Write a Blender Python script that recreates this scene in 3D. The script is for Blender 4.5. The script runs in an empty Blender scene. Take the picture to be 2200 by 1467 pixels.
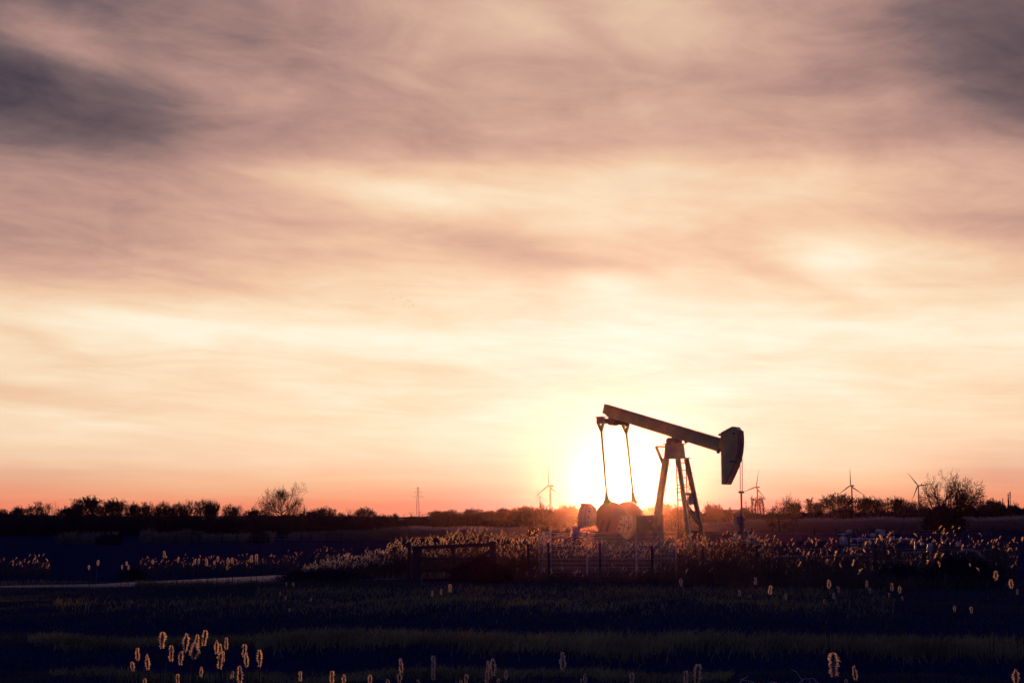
import bpy, math, random
import numpy as np
from mathutils import Vector, Matrix

R = math.radians
rnd = random.Random(7)
rng = np.random.default_rng(11)
scene = bpy.context.scene
COL = scene.collection

# ------------------------------------------------------------------ camera
CAMH = 2.8
F = 2200 * 50.0 / 36.0
HZ = 1108.0
PITCH = math.atan((HZ - 733.5) / F)
cd = bpy.data.cameras.new("camera")
cam = bpy.data.objects.new("camera", cd)
COL.objects.link(cam)
cd.lens = 50
cd.sensor_width = 36
cd.clip_start = 0.1
cd.clip_end = 20000
cam.location = (0, 0, CAMH)
cam.rotation_euler = (math.pi / 2 + PITCH, 0, 0)
scene.camera = cam
CP, SP = math.cos(PITCH), math.sin(PITCH)

def ray(px, py):
    x = (px - 1100) / F
    v = -(py - 733.5) / F
    return Vector((x, CP - v * SP, SP + v * CP))

def at(px, py, Y):
    r = ray(px, py)
    t = Y / r.y
    return Vector((r.x * t, Y, CAMH + r.z * t))

def gY(py):                     # distance of flat ground seen at that picture height
    r = ray(1100, py)
    return -CAMH / r.z * r.y

def X(px, Y):
    return at(px, HZ, Y).x

def ang(px, py):
    r = ray(px, py).normalized()
    return math.atan2(r.x, r.y), math.asin(r.z)

def smooth(a, b, x):
    t = np.clip((x - a) / (b - a), 0, 1)
    return t * t * (3 - 2 * t)

def gz(x, y):                   # ground height
    x = np.asarray(x, float); y = np.asarray(y, float)
    z = 1.15 * smooth(9.0, 3.0, y)
    yy = y + 0.06 * x
    z = z - 0.35 * np.exp(-((yy - 14) / 4.0) ** 2)
    z = z - 0.22 * np.exp(-((yy - 27.2) / 1.0) ** 2) - 0.22 * np.exp(-((yy - 36.5) / 2.2) ** 2)
    z = z + 0.10 * np.exp(-((yy - 30.5) / 1.2) ** 2) + 0.08 * np.exp(-((yy - 44.5) / 3.0) ** 2)
    k = smooth(52, 46, y) * smooth(4, 10, y)
    z = z + k * (0.04 * np.sin(x * 0.9 + y * 0.35) + 0.03 * np.sin(x * 2.1 - y * 1.3) + 0.05 * np.sin(x * .21 + 1.0))
    return z

# ------------------------------------------------------------------ materials
def s2l(c):
    out = []
    for v in c:
        v = v / 255.0
        out.append(v / 12.92 if v <= 0.04045 else ((v + 0.055) / 1.055) ** 2.4)
    return tuple(out)

def mat(name, col, col2=None, rough=0.8, scale=3.0, metal=0.0, trans=0.0, tcol=None, bump=0.0, spec=0.3, detail=6):
    m = bpy.data.materials.new(name)
    m.use_nodes = True
    nt = m.node_tree
    bs = nt.nodes["Principled BSDF"]
    out = nt.nodes["Material Output"]
    bs.inputs["Roughness"].default_value = rough
    bs.inputs["Metallic"].default_value = metal
    bs.inputs["Specular IOR Level"].default_value = spec
    col2 = col2 or tuple(c * 0.6 for c in col)
    tc = nt.nodes.new("ShaderNodeTexCoord")
    nz = nt.nodes.new("ShaderNodeTexNoise")
    nz.inputs["Scale"].default_value = scale
    nz.inputs["Detail"].default_value = detail
    nt.links.new(tc.outputs["Object"], nz.inputs["Vector"])
    rp = nt.nodes.new("ShaderNodeValToRGB")
    rp.color_ramp.elements[0].position = 0.35
    rp.color_ramp.elements[1].position = 0.68
    rp.color_ramp.elements[0].color = (*col2, 1)
    rp.color_ramp.elements[1].color = (*col, 1)
    nt.links.new(nz.outputs["Fac"], rp.inputs["Fac"])
    nt.links.new(rp.outputs["Color"], bs.inputs["Base Color"])
    if bump:
        b = nt.nodes.new("ShaderNodeBump")
        b.inputs["Strength"].default_value = bump
        nt.links.new(nz.outputs["Fac"], b.inputs["Height"])
        nt.links.new(b.outputs["Normal"], bs.inputs["Normal"])
    if trans:
        t = nt.nodes.new("ShaderNodeBsdfTranslucent")
        t.inputs["Color"].default_value = (*(tcol or col), 1)
        mx = nt.nodes.new("ShaderNodeMixShader")
        mx.inputs["Fac"].default_value = trans
        nt.links.new(bs.outputs[0], mx.inputs[1])
        nt.links.new(t.outputs[0], mx.inputs[2])
        nt.links.new(mx.outputs[0], out.inputs["Surface"])
    return m

M = {}
M['ground'] = mat('damp_soil_blue_shade', (0.007, 0.010, 0.020), (0.0035, 0.005, 0.015), 1.0, 0.8, spec=0.0)  # wet soil; the blue in its colour stands in for navy shadow
M['gravel'] = mat('pale_gravel', (0.13, 0.13, 0.065), (0.05, 0.052, 0.035), 0.95, 9.0, spec=0.1)
M['grass'] = mat('damp_grass_blue_shade', (0.018, 0.026, 0.026), (0.009, 0.012, 0.018), 0.9, 0.6, trans=0.25, tcol=(0.06, 0.07, 0.02), spec=0.05)  # wet grass, with the bluish tone of shadow mixed into its colour
M['drygrass'] = mat('dry_grass', (0.19, 0.18, 0.045), (0.030, 0.040, 0.02), 0.9, 0.9, trans=0.3, tcol=(0.14, 0.13, 0.035), spec=0.05)
M['reed'] = mat('dry_reed_stalk', (0.085, 0.068, 0.028), (0.025, 0.022, 0.014), 0.9, 0.9, trans=0.15, tcol=(0.06, 0.045, 0.025), spec=0.05)
M['plume'] = mat('reed_plume', (0.30, 0.18, 0.05), (0.22, 0.13, 0.04), 0.95, 2.0, trans=0.78, tcol=(1.0, 0.72, 0.30), spec=0.0)
M['farreed'] = mat('far_reed', (0.10, 0.08, 0.06), (0.03, 0.026, 0.026), 0.95, 0.25, trans=0.45, tcol=(0.46, 0.32, 0.22), spec=0.0)
M['bark'] = mat('bark', (0.030, 0.024, 0.020), (0.016, 0.013, 0.012), 0.95, 4.0, spec=0.05)
M['twig'] = mat('winter_twigs', (0.026, 0.020, 0.018), (0.014, 0.011, 0.011), 0.95, 3.0, spec=0.02)
M['needle'] = mat('conifer_needles', (0.020, 0.028, 0.020), (0.010, 0.014, 0.011), 0.95, 3.0, spec=0.03)
M['thicket'] = mat('thicket_twigs', (0.016, 0.015, 0.018), (0.008, 0.008, 0.012), 1.0, 0.5, spec=0.0)
M['steel'] = mat('olive_paint', (0.24, 0.33, 0.028), (0.17, 0.23, 0.020), 0.55, 2.2, bump=0.03, spec=0.35)
M['steeldark'] = mat('weathered_paint', (0.15, 0.13, 0.025), (0.08, 0.065, 0.018), 0.65, 3.0, bump=0.04)
M['weight'] = mat('cream_paint', (0.66, 0.52, 0.085), (0.52, 0.40, 0.07), 0.6, 2.5, bump=0.03)
M['disc'] = mat('ochre_paint', (0.30, 0.13, 0.025), (0.20, 0.085, 0.02), 0.6, 1.8, bump=0.04)
M['iron'] = mat('dark_iron', (0.05, 0.042, 0.018), (0.03, 0.025, 0.012), 0.6, 5.0)
M['galv'] = mat('galvanised', (0.29, 0.26, 0.12), (0.20, 0.18, 0.09), 0.5, 6.0, metal=0.2)
M['pipe'] = mat('grey_pipe_paint', (0.19, 0.20, 0.12), (0.11, 0.12, 0.08), 0.45, 4.0)
M['timber'] = mat('dark_timber', (0.022, 0.018, 0.011), (0.012, 0.010, 0.007), 0.9, 5.0, bump=0.2)
M['white'] = mat('turbine_paint', (0.11, 0.10, 0.07), (0.09, 0.08, 0.06), 0.5, 0.2)
M['lattice'] = mat('lattice_steel', (0.12, 0.11, 0.11), (0.09, 0.08, 0.08), 0.6, 0.4)
M['brick'] = mat('brick_wall', (0.12, 0.06, 0.05), (0.08, 0.045, 0.04), 0.9, 2.0)
M['roof'] = mat('roof_tile', (0.07, 0.045, 0.045), (0.045, 0.03, 0.032), 0.9, 2.0)
M['cattail'] = mat('cattail_core', (0.045, 0.028, 0.018), (0.025, 0.016, 0.012), 1.0, 40.0, spec=0.0)
M['fluff'] = mat('seed_fluff', (0.16, 0.12, 0.04), (0.12, 0.09, 0.03), 1.0, 30.0, trans=0.55, tcol=(0.90, 0.74, 0.50), spec=0.0)
M['catstem'] = mat('cattail_stem', (0.030, 0.030, 0.020), (0.018, 0.018, 0.014), 0.9, 10.0, spec=0.05)
M['hill'] = mat('far_hill', (0.05, 0.045, 0.05), (0.035, 0.03, 0.035), 1.0, 0.02, spec=0.0)
M['straw'] = mat('pale_straw', (0.42, 0.40, 0.20), (0.26, 0.25, 0.13), 0.9, 20.0, spec=0.05)
M['dimreed'] = mat('dim_far_reed', (0.15, 0.14, 0.065), (0.03, 0.03, 0.02), 0.95, 0.35, trans=0.3, tcol=(0.10, 0.09, 0.05), spec=0.0)
M['glass'] = mat('lamp_glass', (0.5, 0.46, 0.2), (0.4, 0.38, 0.18), 0.15, 5.0)
M['bird'] = mat('bird_feathers', (0.03, 0.025, 0.022), (0.02, 0.016, 0.015), 0.9, 5.0)

# ------------------------------------------------------------------ objects
def tag(o, label=None, cat=None, group=None, kind=None):
    if label: o['label'] = label
    if cat: o['category'] = cat
    if group: o['group'] = group
    if kind: o['kind'] = kind
    return o

def empty(name, loc=(0, 0, 0), rz=0.0):
    o = bpy.data.objects.new(name, None)
    COL.objects.link(o)
    o.location = loc
    o.rotation_euler = (0, 0, rz)
    o.empty_display_size = 0.3
    return o

def link_mesh(name, me, m, parent=None, smooth_shade=False):
    if m is not None and not me.materials:
        me.materials.append(m)
    o = bpy.data.objects.new(name, me)
    COL.objects.link(o)
    if parent is not None:
        o.parent = parent
    return o

def np_mesh(name, V, Fc):
    """V (n,3); Fc list of int arrays (k,3)/(k,4)"""
    me = bpy.data.meshes.new(name)
    V = np.asarray(V, np.float32)
    me.vertices.add(len(V))
    me.vertices.foreach_set('co', V.ravel())
    loops = np.concatenate([f.ravel() for f in Fc]).astype(np.int32)
    tot = np.concatenate([np.full(len(f), f.shape[1], np.int32) for f in Fc])
    start = np.concatenate([[0], np.cumsum(tot)[:-1]]).astype(np.int32)
    me.loops.add(len(loops))
    me.loops.foreach_set('vertex_index', loops)
    me.polygons.add(len(tot))
    me.polygons.foreach_set('loop_start', start)
    me.polygons.foreach_set('loop_total', tot)
    me.update(calc_edges=True)
    me.validate()
    return me

def prisms(P0, P1, R0, R1, n=3):
    P0 = np.asarray(P0, float); P1 = np.asarray(P1, float)
    R0 = np.asarray(R0, float); R1 = np.asarray(R1, float)
    d = P1 - P0
    d /= np.maximum(np.linalg.norm(d, axis=1, keepdims=True), 1e-9)
    ref = np.where(np.abs(d[:, 2:3]) > 0.9, np.array([[1.0, 0, 0]]), np.array([[0, 0, 1.0]]))
    a = np.cross(d, ref); a /= np.linalg.norm(a, axis=1, keepdims=True)
    b = np.cross(d, a)
    N = len(P0)
    V = np.zeros((N, 2 * n, 3))
    for k in range(n):
        t = 2 * math.pi * k / n
        o = a * math.cos(t) + b * math.sin(t)
        V[:, k] = P0 + o * R0[:, None]
        V[:, n + k] = P1 + o * R1[:, None]
    base = (np.arange(N) * 2 * n)[:, None]
    q = np.array([[k, (k + 1) % n, n + (k + 1) % n, n + k] for k in range(n)])
    Fq = (base[:, None, :] + q[None]).reshape(-1, 4)
    return V.reshape(-1, 3), Fq

class MB:
    def __init__(s):
        s.v = []; s.f = []
    def add(s, vs, fs):
        b = len(s.v)
        s.v += [tuple(p) for p in vs]
        s.f += [tuple(b + i for i in f) for f in fs]
        return s
    def box(s, c, size, rz=0.0, taper=1.0):
        hx, hy, hz = (q / 2 for q in size)
        vs = []
        for z, k in ((-hz, 1), (hz, taper)):
            for x, y in ((-hx, -hy), (hx, -hy), (hx, hy), (-hx, hy)):
                x, y = x * k, y * k
                vs.append((c[0] + x * math.cos(rz) - y * math.sin(rz), c[1] + x * math.sin(rz) + y * math.cos(rz), c[2] + z))
        return s.add(vs, [(3, 2, 1, 0), (4, 5, 6, 7), (0, 1, 5, 4), (1, 2, 6, 5), (2, 3, 7, 6), (3, 0, 4, 7)])
    def bar(s, p, q, w, h, side=(0, 1, 0), w2=None, h2=None):
        p, q = Vector(p), Vector(q)
        d = (q - p).normalized()
        a = Vector(side); a = (a - d * a.dot(d)).normalized()
        b = d.cross(a)
        w2 = w2 or w; h2 = h2 or h
        vs = []
        for c, ww, hh in ((p, w, h), (q, w2, h2)):
            for i, j in ((-1, -1), (1, -1), (1, 1), (-1, 1)):
                vs.append(c + a * (i * ww / 2) + b * (j * hh / 2))
        return s.add(vs, [(3, 2, 1, 0), (4, 5, 6, 7), (0, 1, 5, 4), (1, 2, 6, 5), (2, 3, 7, 6), (3, 0, 4, 7)])
    def tube(s, p, q, r, r2=None, n=10, caps=True):
        p, q = Vector(p), Vector(q)
        r2 = r if r2 is None else r2
        d = (q - p).normalized()
        a = d.orthogonal().normalized(); b = d.cross(a)
        vs = []
        for c, rr in ((p, r), (q, r2)):
            for k in range(n):
                t = 2 * math.pi * k / n
                vs.append(c + a * (rr * math.cos(t)) + b * (rr * math.sin(t)))
        fs = [(k, (k + 1) % n, n + (k + 1) % n, n + k) for k in range(n)]
        if caps:
            fs += [tuple(range(n - 1, -1, -1)), tuple(range(n, 2 * n))]
        return s.add(vs, fs)
    def path(s, pts, r, n=8):
        for a, b in zip(pts[:-1], pts[1:]):
            s.tube(a, b, r, n=n)
        for a in pts[1:-1]:
            s.ball(a, r * 1.02, 6, 4)
        return s
    def ball(s, c, r, n=10, m=6, sz=1.0):
        vs = [(c[0], c[1], c[2] + r * sz)]
        for i in range(1, m):
            t = math.pi * i / m
            for k in range(n):
                u = 2 * math.pi * k / n
                vs.append((c[0] + r * math.sin(t) * math.cos(u), c[1] + r * math.sin(t) * math.sin(u), c[2] + r * sz * math.cos(t)))
        vs.append((c[0], c[1], c[2] - r * sz))
        fs = [(0, 1 + k, 1 + (k + 1) % n) for k in range(n)]
        for i in range(m - 2):
            o = 1 + i * n
            fs += [(o + k, o + n + k, o + n + (k + 1) % n, o + (k + 1) % n) for k in range(n)]
        o = 1 + (m - 2) * n
        fs += [(o + k, len(vs) - 1, o + (k + 1) % n) for k in range(n)]
        return s.add(vs, fs)
    def lathe(s, c, prof, n=14):
        vs = []
        for r, z in prof:
            for k in range(n):
                t = 2 * math.pi * k / n
                vs.append((c[0] + r * math.cos(t), c[1] + r * math.sin(t), c[2] + z))
        fs = []
        for i in range(len(prof) - 1):
            fs += [(i * n + k, i * n + (k + 1) % n, (i + 1) * n + (k + 1) % n, (i + 1) * n + k) for k in range(n)]
        fs += [tuple(range(n - 1, -1, -1)), tuple((len(prof) - 1) * n + k for k in range(n))]
        return s.add(vs, fs)
    def prism(s, poly, y0, y1):
        """poly: list of (x,z); extruded along local y"""
        n = len(poly)
        vs = [(x, y0, z) for x, z in poly] + [(x, y1, z) for x, z in poly]
        fs = [(k, (k + 1) % n, n + (k + 1) % n, n + k) for k in range(n)]
        fs += [tuple(range(n - 1, -1, -1)), tuple(range(n, 2 * n))]
        return s.add(vs, fs)
    def mesh(s, name):
        me = bpy.data.meshes.new(name)
        me.from_pydata(s.v, [], s.f)
        import bmesh
        bm = bmesh.new(); bm.from_mesh(me)
        bmesh.ops.recalc_face_normals(bm, faces=bm.faces)
        bm.to_mesh(me); bm.free()
        return me
    def build(s, name, m, parent=None):
        return link_mesh(name, s.mesh(name), m, parent)

def copy_tree(o, parent=None):
    c = o.copy()
    COL.objects.link(c)
    c.parent = parent
    for ch in KIDS.get(o.name, []):
        k = copy_tree(ch, c)
        KIDS.setdefault(c.name, []).append(k)
    return c
KIDS = {}
def kids(root):
    for o in bpy.data.objects:
        if o.parent is not None:
            lst = KIDS.setdefault(o.parent.name, [])
            if o not in lst: lst.append(o)

ORD = ("first second third fourth fifth sixth seventh eighth ninth tenth eleventh twelfth thirteenth fourteenth fifteenth sixteenth "
       "seventeenth eighteenth nineteenth twentieth twenty-first twenty-second twenty-third twenty-fourth twenty-fifth twenty-sixth "
       "twenty-seventh twenty-eighth twenty-ninth thirtieth thirty-first thirty-second").split()

# ------------------------------------------------------------------ sun + sky
SUNPX = (1331, 1051)
SUNDIR = ray(*SUNPX).normalized()
SAZ, SEL = ang(*SUNPX)
sl = bpy.data.lights.new("sun", 'SUN')
sl.energy = 5.0
sl.angle = R(0.55)
sl.color = (1.0, 0.40, 0.15)
sun = bpy.data.objects.new("sun", sl)
COL.objects.link(sun)
sun.rotation_euler = SUNDIR.to_track_quat('Z', 'Y').to_euler()
sun.location = (30, 300, 60)

def build_world():
    w = bpy.data.worlds.new("World")
    scene.world = w
    w.use_nodes = True
    nt = w.node_tree
    nt.nodes.clear()
    nd, lk = nt.nodes, nt.links
    def val(x, sock):
        if isinstance(x, (int, float)): sock.default_value = x
        else: lk.new(x, sock)
    def m(op, a, b=0.0, c=None, clamp=False):
        n = nd.new("ShaderNodeMath"); n.operation = op; n.use_clamp = clamp
        val(a, n.inputs[0]); val(b, n.inputs[1])
        if c is not None: val(c, n.inputs[2])
        return n.outputs[0]
    def ss(a, b, x):
        n = nd.new("ShaderNodeMapRange"); n.interpolation_type = 'SMOOTHSTEP'
        val(x, n.inputs[0]); n.inputs[1].default_value = a; n.inputs[2].default_value = b
        return n.outputs[0]
    def mix(f, a, b):
        n = nd.new("ShaderNodeMix"); n.data_type = 'RGBA'
        val(f, n.inputs[0])
        for x, s in ((a, n.inputs[6]), (b, n.inputs[7])):
            if isinstance(x, tuple): s.default_value = (*x, 1)
            else: lk.new(x, s)
        return n.outputs[2]
    def comb(x, y, z):
        n = nd.new("ShaderNodeCombineXYZ")
        val(x, n.inputs[0]); val(y, n.inputs[1]); val(z, n.inputs[2])
        return n.outputs[0]
    def noise(vec, scale, detail=4, rough=0.5, dist=0.0):
        n = nd.new("ShaderNodeTexNoise")
        lk.new(vec, n.inputs["Vector"])
        n.inputs["Scale"].default_value = scale; n.inputs["Detail"].default_value = detail
        n.inputs["Roughness"].default_value = rough; n.inputs["Distortion"].default_value = dist
        return m('SUBTRACT', n.outputs["Fac"], 0.5)
    def scale(c, f):
        n = nd.new("ShaderNodeVectorMath"); n.operation = 'SCALE'
        lk.new(c, n.inputs[0]); val(f, n.inputs[3])
        return n.outputs[0]
    def addc(a, b):
        n = nd.new("ShaderNodeVectorMath"); n.operation = 'ADD'
        lk.new(a, n.inputs[0]); lk.new(b, n.inputs[1])
        return n.outputs[0]
    tc = nd.new("ShaderNodeTexCoord")
    sp = nd.new("ShaderNodeSeparateXYZ")
    lk.new(tc.outputs["Generated"], sp.inputs[0])
    x, y, z = sp.outputs
    az = m('ARCTAN2', x, y)
    el = m('ARCSINE', z)
    # cloud sheet: streaks that thin towards the horizon
    lg = m('LOGARITHM', m('ADD', m('MAXIMUM', el, 0.0), 0.06), math.e)
    tilt = m('ADD', lg, m('MULTIPLY', az, 0.26))
    v1 = comb(m('MULTIPLY', az, 4.0), m('MULTIPLY', tilt, 3.2), 0.3)
    v2 = comb(m('MULTIPLY', az, 9.0), m('MULTIPLY', tilt, 9.0), 4.1)
    v3 = comb(m('MULTIPLY', az, 14.0), m('MULTIPLY', tilt, 22.0), 2.7)
    n1 = noise(v1, 1.0, 5, 0.55, 0.5)
    n2 = noise(v2, 1.0, 5, 0.6, 0.6)
    n3 = noise(v3, 1.0, 4, 0.6, 0.5)
    n4 = noise(comb(m('MULTIPLY', az, 9.0), m('MULTIPLY', el, 16.0), 7.7), 1.0, 6, 0.62, 0.4)
    # cloud patches that stand at fixed places in the sky: (px, py, half width, half height, tilt, amount)
    blobs = BLOBS
    tot = 0.0
    for px, py, sx, sy, tl, am in blobs:
        a0, e0 = ang(px, py)
        dx = m('SUBTRACT', az, a0); dy = m('SUBTRACT', el, e0)
        dy = m('ADD', dy, m('MULTIPLY', dx, tl))
        q = m('ADD', m('POWER', m('DIVIDE', dx, sx / F), 2.0), m('POWER', m('DIVIDE', dy, sy / F), 2.0))
        g = m('MULTIPLY', m('EXPONENT', m('MULTIPLY', q, -1.0)), am)
        tot = g if isinstance(tot, float) else m('ADD', tot, g)
    # brightness/colour index: 0 dark violet ... 1 white cream
    def ramp(fac, stops):
        n = nd.new("ShaderNodeValToRGB")
        cr = n.color_ramp
        cr.interpolation = 'LINEAR'
        while len(cr.elements) < len(stops): cr.elements.new(0.5)
        for e, (p, c) in zip(cr.elements, stops):
            e.position = p; e.color = (*s2l(c), 1)
        lk.new(fac, n.inputs[0])
        return n.outputs[0]
    def yst(py): return max(0.0, ang(1100, py)[1]) / 0.37
    # value by height: cloud lightness
    n = nd.new("ShaderNodeFloatCurve")
    cv = n.mapping.curves[0]
    prof = PROFILE
    pts = sorted((yst(py), v) for py, v in prof)
    cv.points[0].location = (0.0, pts[0][1]); cv.points[-1].location = (1.0, pts[-1][1])
    for p, v in pts: cv.points.new(min(max(p, 0.001), 0.999), v)
    n.mapping.update()
    val(m('DIVIDE', m('MAXIMUM', el, 0.0), 0.37, clamp=True), n.inputs[1])
    lightness = n.outputs[0]
    daz = m('ABSOLUTE', m('SUBTRACT', az, SAZ))
    side = ss(0.06, 0.46, daz)
    L = m('SUBTRACT', lightness, m('MULTIPLY', side, m('ADD', 0.02, m('MULTIPLY', ss(0.06, 0.30, el), 0.30))))
    L = m('ADD', L, tot)
    hi = ss(0.01, 0.10, el)
    nn = m('ADD', m('MULTIPLY', n1, 0.32), m('ADD', m('MULTIPLY', n2, 0.50), m('ADD', m('MULTIPLY', n3, 0.20), m('MULTIPLY', n4, 0.22))))
    L = m('ADD', L, m('MULTIPLY', nn, m('ADD', 0.22, m('MULTIPLY', hi, 0.42))))
    L = m('MINIMUM', m('MAXIMUM', L, 0.0), 1.0)
    cloud = ramp(L, RAMP)
    # warm low band under the cloud sheet
    low = ramp(L, RAMPLOW)
    fl = ss(0.044, 0.004, el)
    sky = mix(fl, cloud, low)
    # cool grey patches (thin cloud) high up
    cool = m('MULTIPLY', ss(0.24, 0.34, m('ADD', el, m('MULTIPLY', n1, 0.25))), ss(0.25, 0.8, L))
    sky = mix(m('MULTIPLY', cool, 0.22), sky, s2l((192, 184, 168)))
    # glow round the sun
    dt = nd.new("ShaderNodeVectorMath"); dt.operation = 'DOT_PRODUCT'
    lk.new(tc.outputs["Generated"], dt.inputs[0]); dt.inputs[1].default_value = SUNDIR
    cosang = m('MINIMUM', dt.outputs["Value"], 1.0)
    a2 = m('MULTIPLY', m('SUBTRACT', 1.0, cosang), 2.0)   # ~ angle^2
    def gauss(sig, am): return m('MULTIPLY', m('EXPONENT', m('MULTIPLY', a2, -1.0 / (sig * sig))), am)
    for sig, am, c in ((0.007, 3.0, (1, 0.9, 0.75)), (0.022, 0.16, (0.7, 0.95, 1.0)), (0.100, 0.22, (0.0, 0.36, 1.0))):
        rgb = nd.new("ShaderNodeRGB"); rgb.outputs[0].default_value = (*c, 1)
        sky = addc(sky, scale(rgb.outputs[0], gauss(sig, am)))
    # the rest of the dusk sky, behind and overhead
    back = ss(0.80, 0.30, cosang)
    sky = mix(back, sky, BACK)
    ground = ss(-0.02, -0.10, el)
    sky = mix(ground, sky, (0.02, 0.02, 0.03))
    bg = nd.new("ShaderNodeBackground"); lk.new(sky, bg.inputs[0]); bg.inputs[1].default_value = 1.28
    st = nd.new("ShaderNodeTexSky"); st.sky_type = 'NISHITA'; st.sun_disc = False
    st.sun_elevation = SEL; st.sun_rotation = SAZ; st.air_density = 1.2; st.dust_density = 2.0
    b2 = nd.new("ShaderNodeBackground"); lk.new(st.outputs[0], b2.inputs[0]); b2.inputs[1].default_value = 0.05
    ad = nd.new("ShaderNodeMixShader"); ad.inputs[0].default_value = 0.25
    lk.new(bg.outputs[0], ad.inputs[1]); lk.new(b2.outputs[0], ad.inputs[2])
    out = nd.new("ShaderNodeOutputWorld"); lk.new(ad.outputs[0], out.inputs["Surface"])

BACK = (0.062, 0.078, 0.60)
RAMP = [(0.00, (62, 54, 70)), (0.18, (118, 97, 101)), (0.36, (182, 141, 132)), (0.50, (214, 170, 150)), (0.64, (240, 200, 168)),
        (0.78, (250, 226, 194)), (0.90, (254, 244, 220)), (1.0, (255, 252, 238))]
RAMPLOW = [(0.0, (225, 100, 85)), (0.25, (240, 128, 102)), (0.45, (245, 152, 116)), (0.62, (249, 190, 142)), (0.80, (252, 226, 180)), (1.0, (255, 250, 228))]
PROFILE = [(0, 0.47), (100, 0.43), (200, 0.42), (290, 0.44), (340, 0.54), (400, 0.67), (460, 0.64), (540, 0.63), (600, 0.69), (680, 0.81),
           (740, 0.86), (800, 0.79), (860, 0.79), (920, 0.79), (980, 0.74), (1030, 0.64), (1070, 0.52), (1108, 0.36)]
BLOBS = [(-60, 330, 520, 260, 0.0, -0.09), (150, 90, 210, 50, 0.25, 0.22), (480, 170, 200, 80, 0.3, 0.14),
         (1130, 50, 130, 60, 0.2, 0.13), (1440, 60, 170, 70, 0.2, 0.15), (2270, 150, 330, 240, 0.3, -0.13), (1950, 30, 160, 90, 0.4, -0.05),
         (1790, 545, 110, 55, 0.1, 0.22), (1990, 540, 120, 60, 0.1, 0.12), (1290, 610, 100, 28, 0.1, 0.18), (1110, 540, 260, 40, 0.15, -0.14),
         (1680, 590, 140, 26, 0.35, -0.12), (880, 420, 260, 26, 0.12, 0.14), (1500, 400, 600, 60, 0.05, 0.02), (2050, 480, 260, 34, 0.1, -0.12),
         (1500, 845, 140, 22, 0.03, 0.08), (800, 730, 260, 26, 0.05, 0.08), (120, 850, 260, 26, 0.1, -0.10), (60, 720, 120, 26, 0.2, -0.08),
         (250, 680, 300, 24, 0.08, 0.10), (350, 620, 330, 26, 0.05, -0.08), (2150, 1010, 160, 60, 0.0, -0.14), (40, 1040, 220, 50, 0, -0.08),
         (1350, 600, 700, 240, 0, 0.05), (1320, 1000, 240, 110, 0, -0.10), (900, 1060, 300, 14, 0, -0.05)]
build_world()

# ------------------------------------------------------------------ ground, path, hills, haze
def grid(xs, ys, zf):
    Xg, Yg = np.meshgrid(xs, ys)
    Z = zf(Xg, Yg)
    V = np.stack([Xg, Yg, Z], -1).reshape(-1, 3)
    nx, ny = len(xs), len(ys)
    i = np.arange(nx - 1)[None] + (np.arange(ny - 1) * nx)[:, None]
    i = i.ravel()
    return V, [np.stack([i, i + 1, i + nx + 1, i + nx], -1)]

GX, GY0, GY1 = 700.0, -60.0, 1380.0
xs = np.unique(np.concatenate([np.linspace(-GX, -60, 30), np.linspace(-60, 60, 160), np.linspace(60, GX, 30)]))
ys = np.unique(np.concatenate([np.linspace(GY0, 0, 10), np.linspace(0, 55, 120), np.linspace(55, 200, 30), np.linspace(200, GY1, 40)]))
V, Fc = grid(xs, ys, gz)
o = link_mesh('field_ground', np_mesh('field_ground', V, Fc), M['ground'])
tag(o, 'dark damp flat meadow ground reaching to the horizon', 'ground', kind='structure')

low_e = [(-260, 1266), (0, 1263), (200, 1262), (400, 1259), (590, 1254), (700, 1250), (1000, 1241)]
up_e = [(-260, 1263.5), (0, 1259.5), (200, 1255), (400, 1246), (590, 1236), (700, 1233), (1000, 1229)]
def gpt(px, py, z=0.02):
    Y = gY(py); p = at(px, py, Y); return (p.x, p.y, z)
pv, pf = [], []
for k in range(len(low_e)):
    a = Vector(gpt(*low_e[k])); b = Vector(gpt(*up_e[k]))
    for t in np.linspace(0, 1, 7):
        q = a.lerp(b, t); pv.append((q.x, q.y, 0.02 + 0.03 * math.sin(math.pi * t)))
for k in range(len(low_e) - 1):
    for j in range(6):
        i = k * 7 + j; pf.append((i, i + 7, i + 8, i + 1))
o = MB().add(pv, pf).build('gravel_path', M['gravel'])
tag(o, 'pale gravel track curving in from the left below the reeds', 'path', kind='structure')

hx = np.linspace(-690, 690, 120)
hy = np.array([1240, 1270, 1300, 1330, 1360])
def hz(x, y):
    prof = np.array([0, .6, 1, .8, 0])[np.searchsorted(hy, y)]
    return prof * (3.4 + 0.8 * np.sin(x / 110.0) + .5 * np.sin(x / 41.0 + 1) + 0.3 * np.sin(x / 13.0)) - 0.05
V, Fc = grid(hx, hy, hz)
o = link_mesh('far_hills', np_mesh('far_hills', V, Fc), M['hill'])
tag(o, 'low hazy hill line along the horizon', 'hills', kind='structure')

HAZE = 0.000022
hm = bpy.data.materials.new('haze')
hm.use_nodes = True
nt = hm.node_tree
nt.nodes.clear()
pvn = nt.nodes.new("ShaderNodeVolumePrincipled")
pvn.inputs["Density"].default_value = HAZE
pvn.inputs["Color"].default_value = (0.95, 0.52, 0.44, 1)
pvn.inputs["Anisotropy"].default_value = 0.98
ho = nt.nodes.new("ShaderNodeOutputMaterial")
nt.links.new(pvn.outputs[0], ho.inputs["Volume"])
o = MB().box((0, (GY0 + GY1) / 2, 39.0), (2 * GX + 20, GY1 - GY0 + 20, 82.0)).build('haze', hm)
tag(o, 'thin evening haze filling the air over the field', 'haze', kind='stuff')
o.display_type = 'WIRE'

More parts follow.
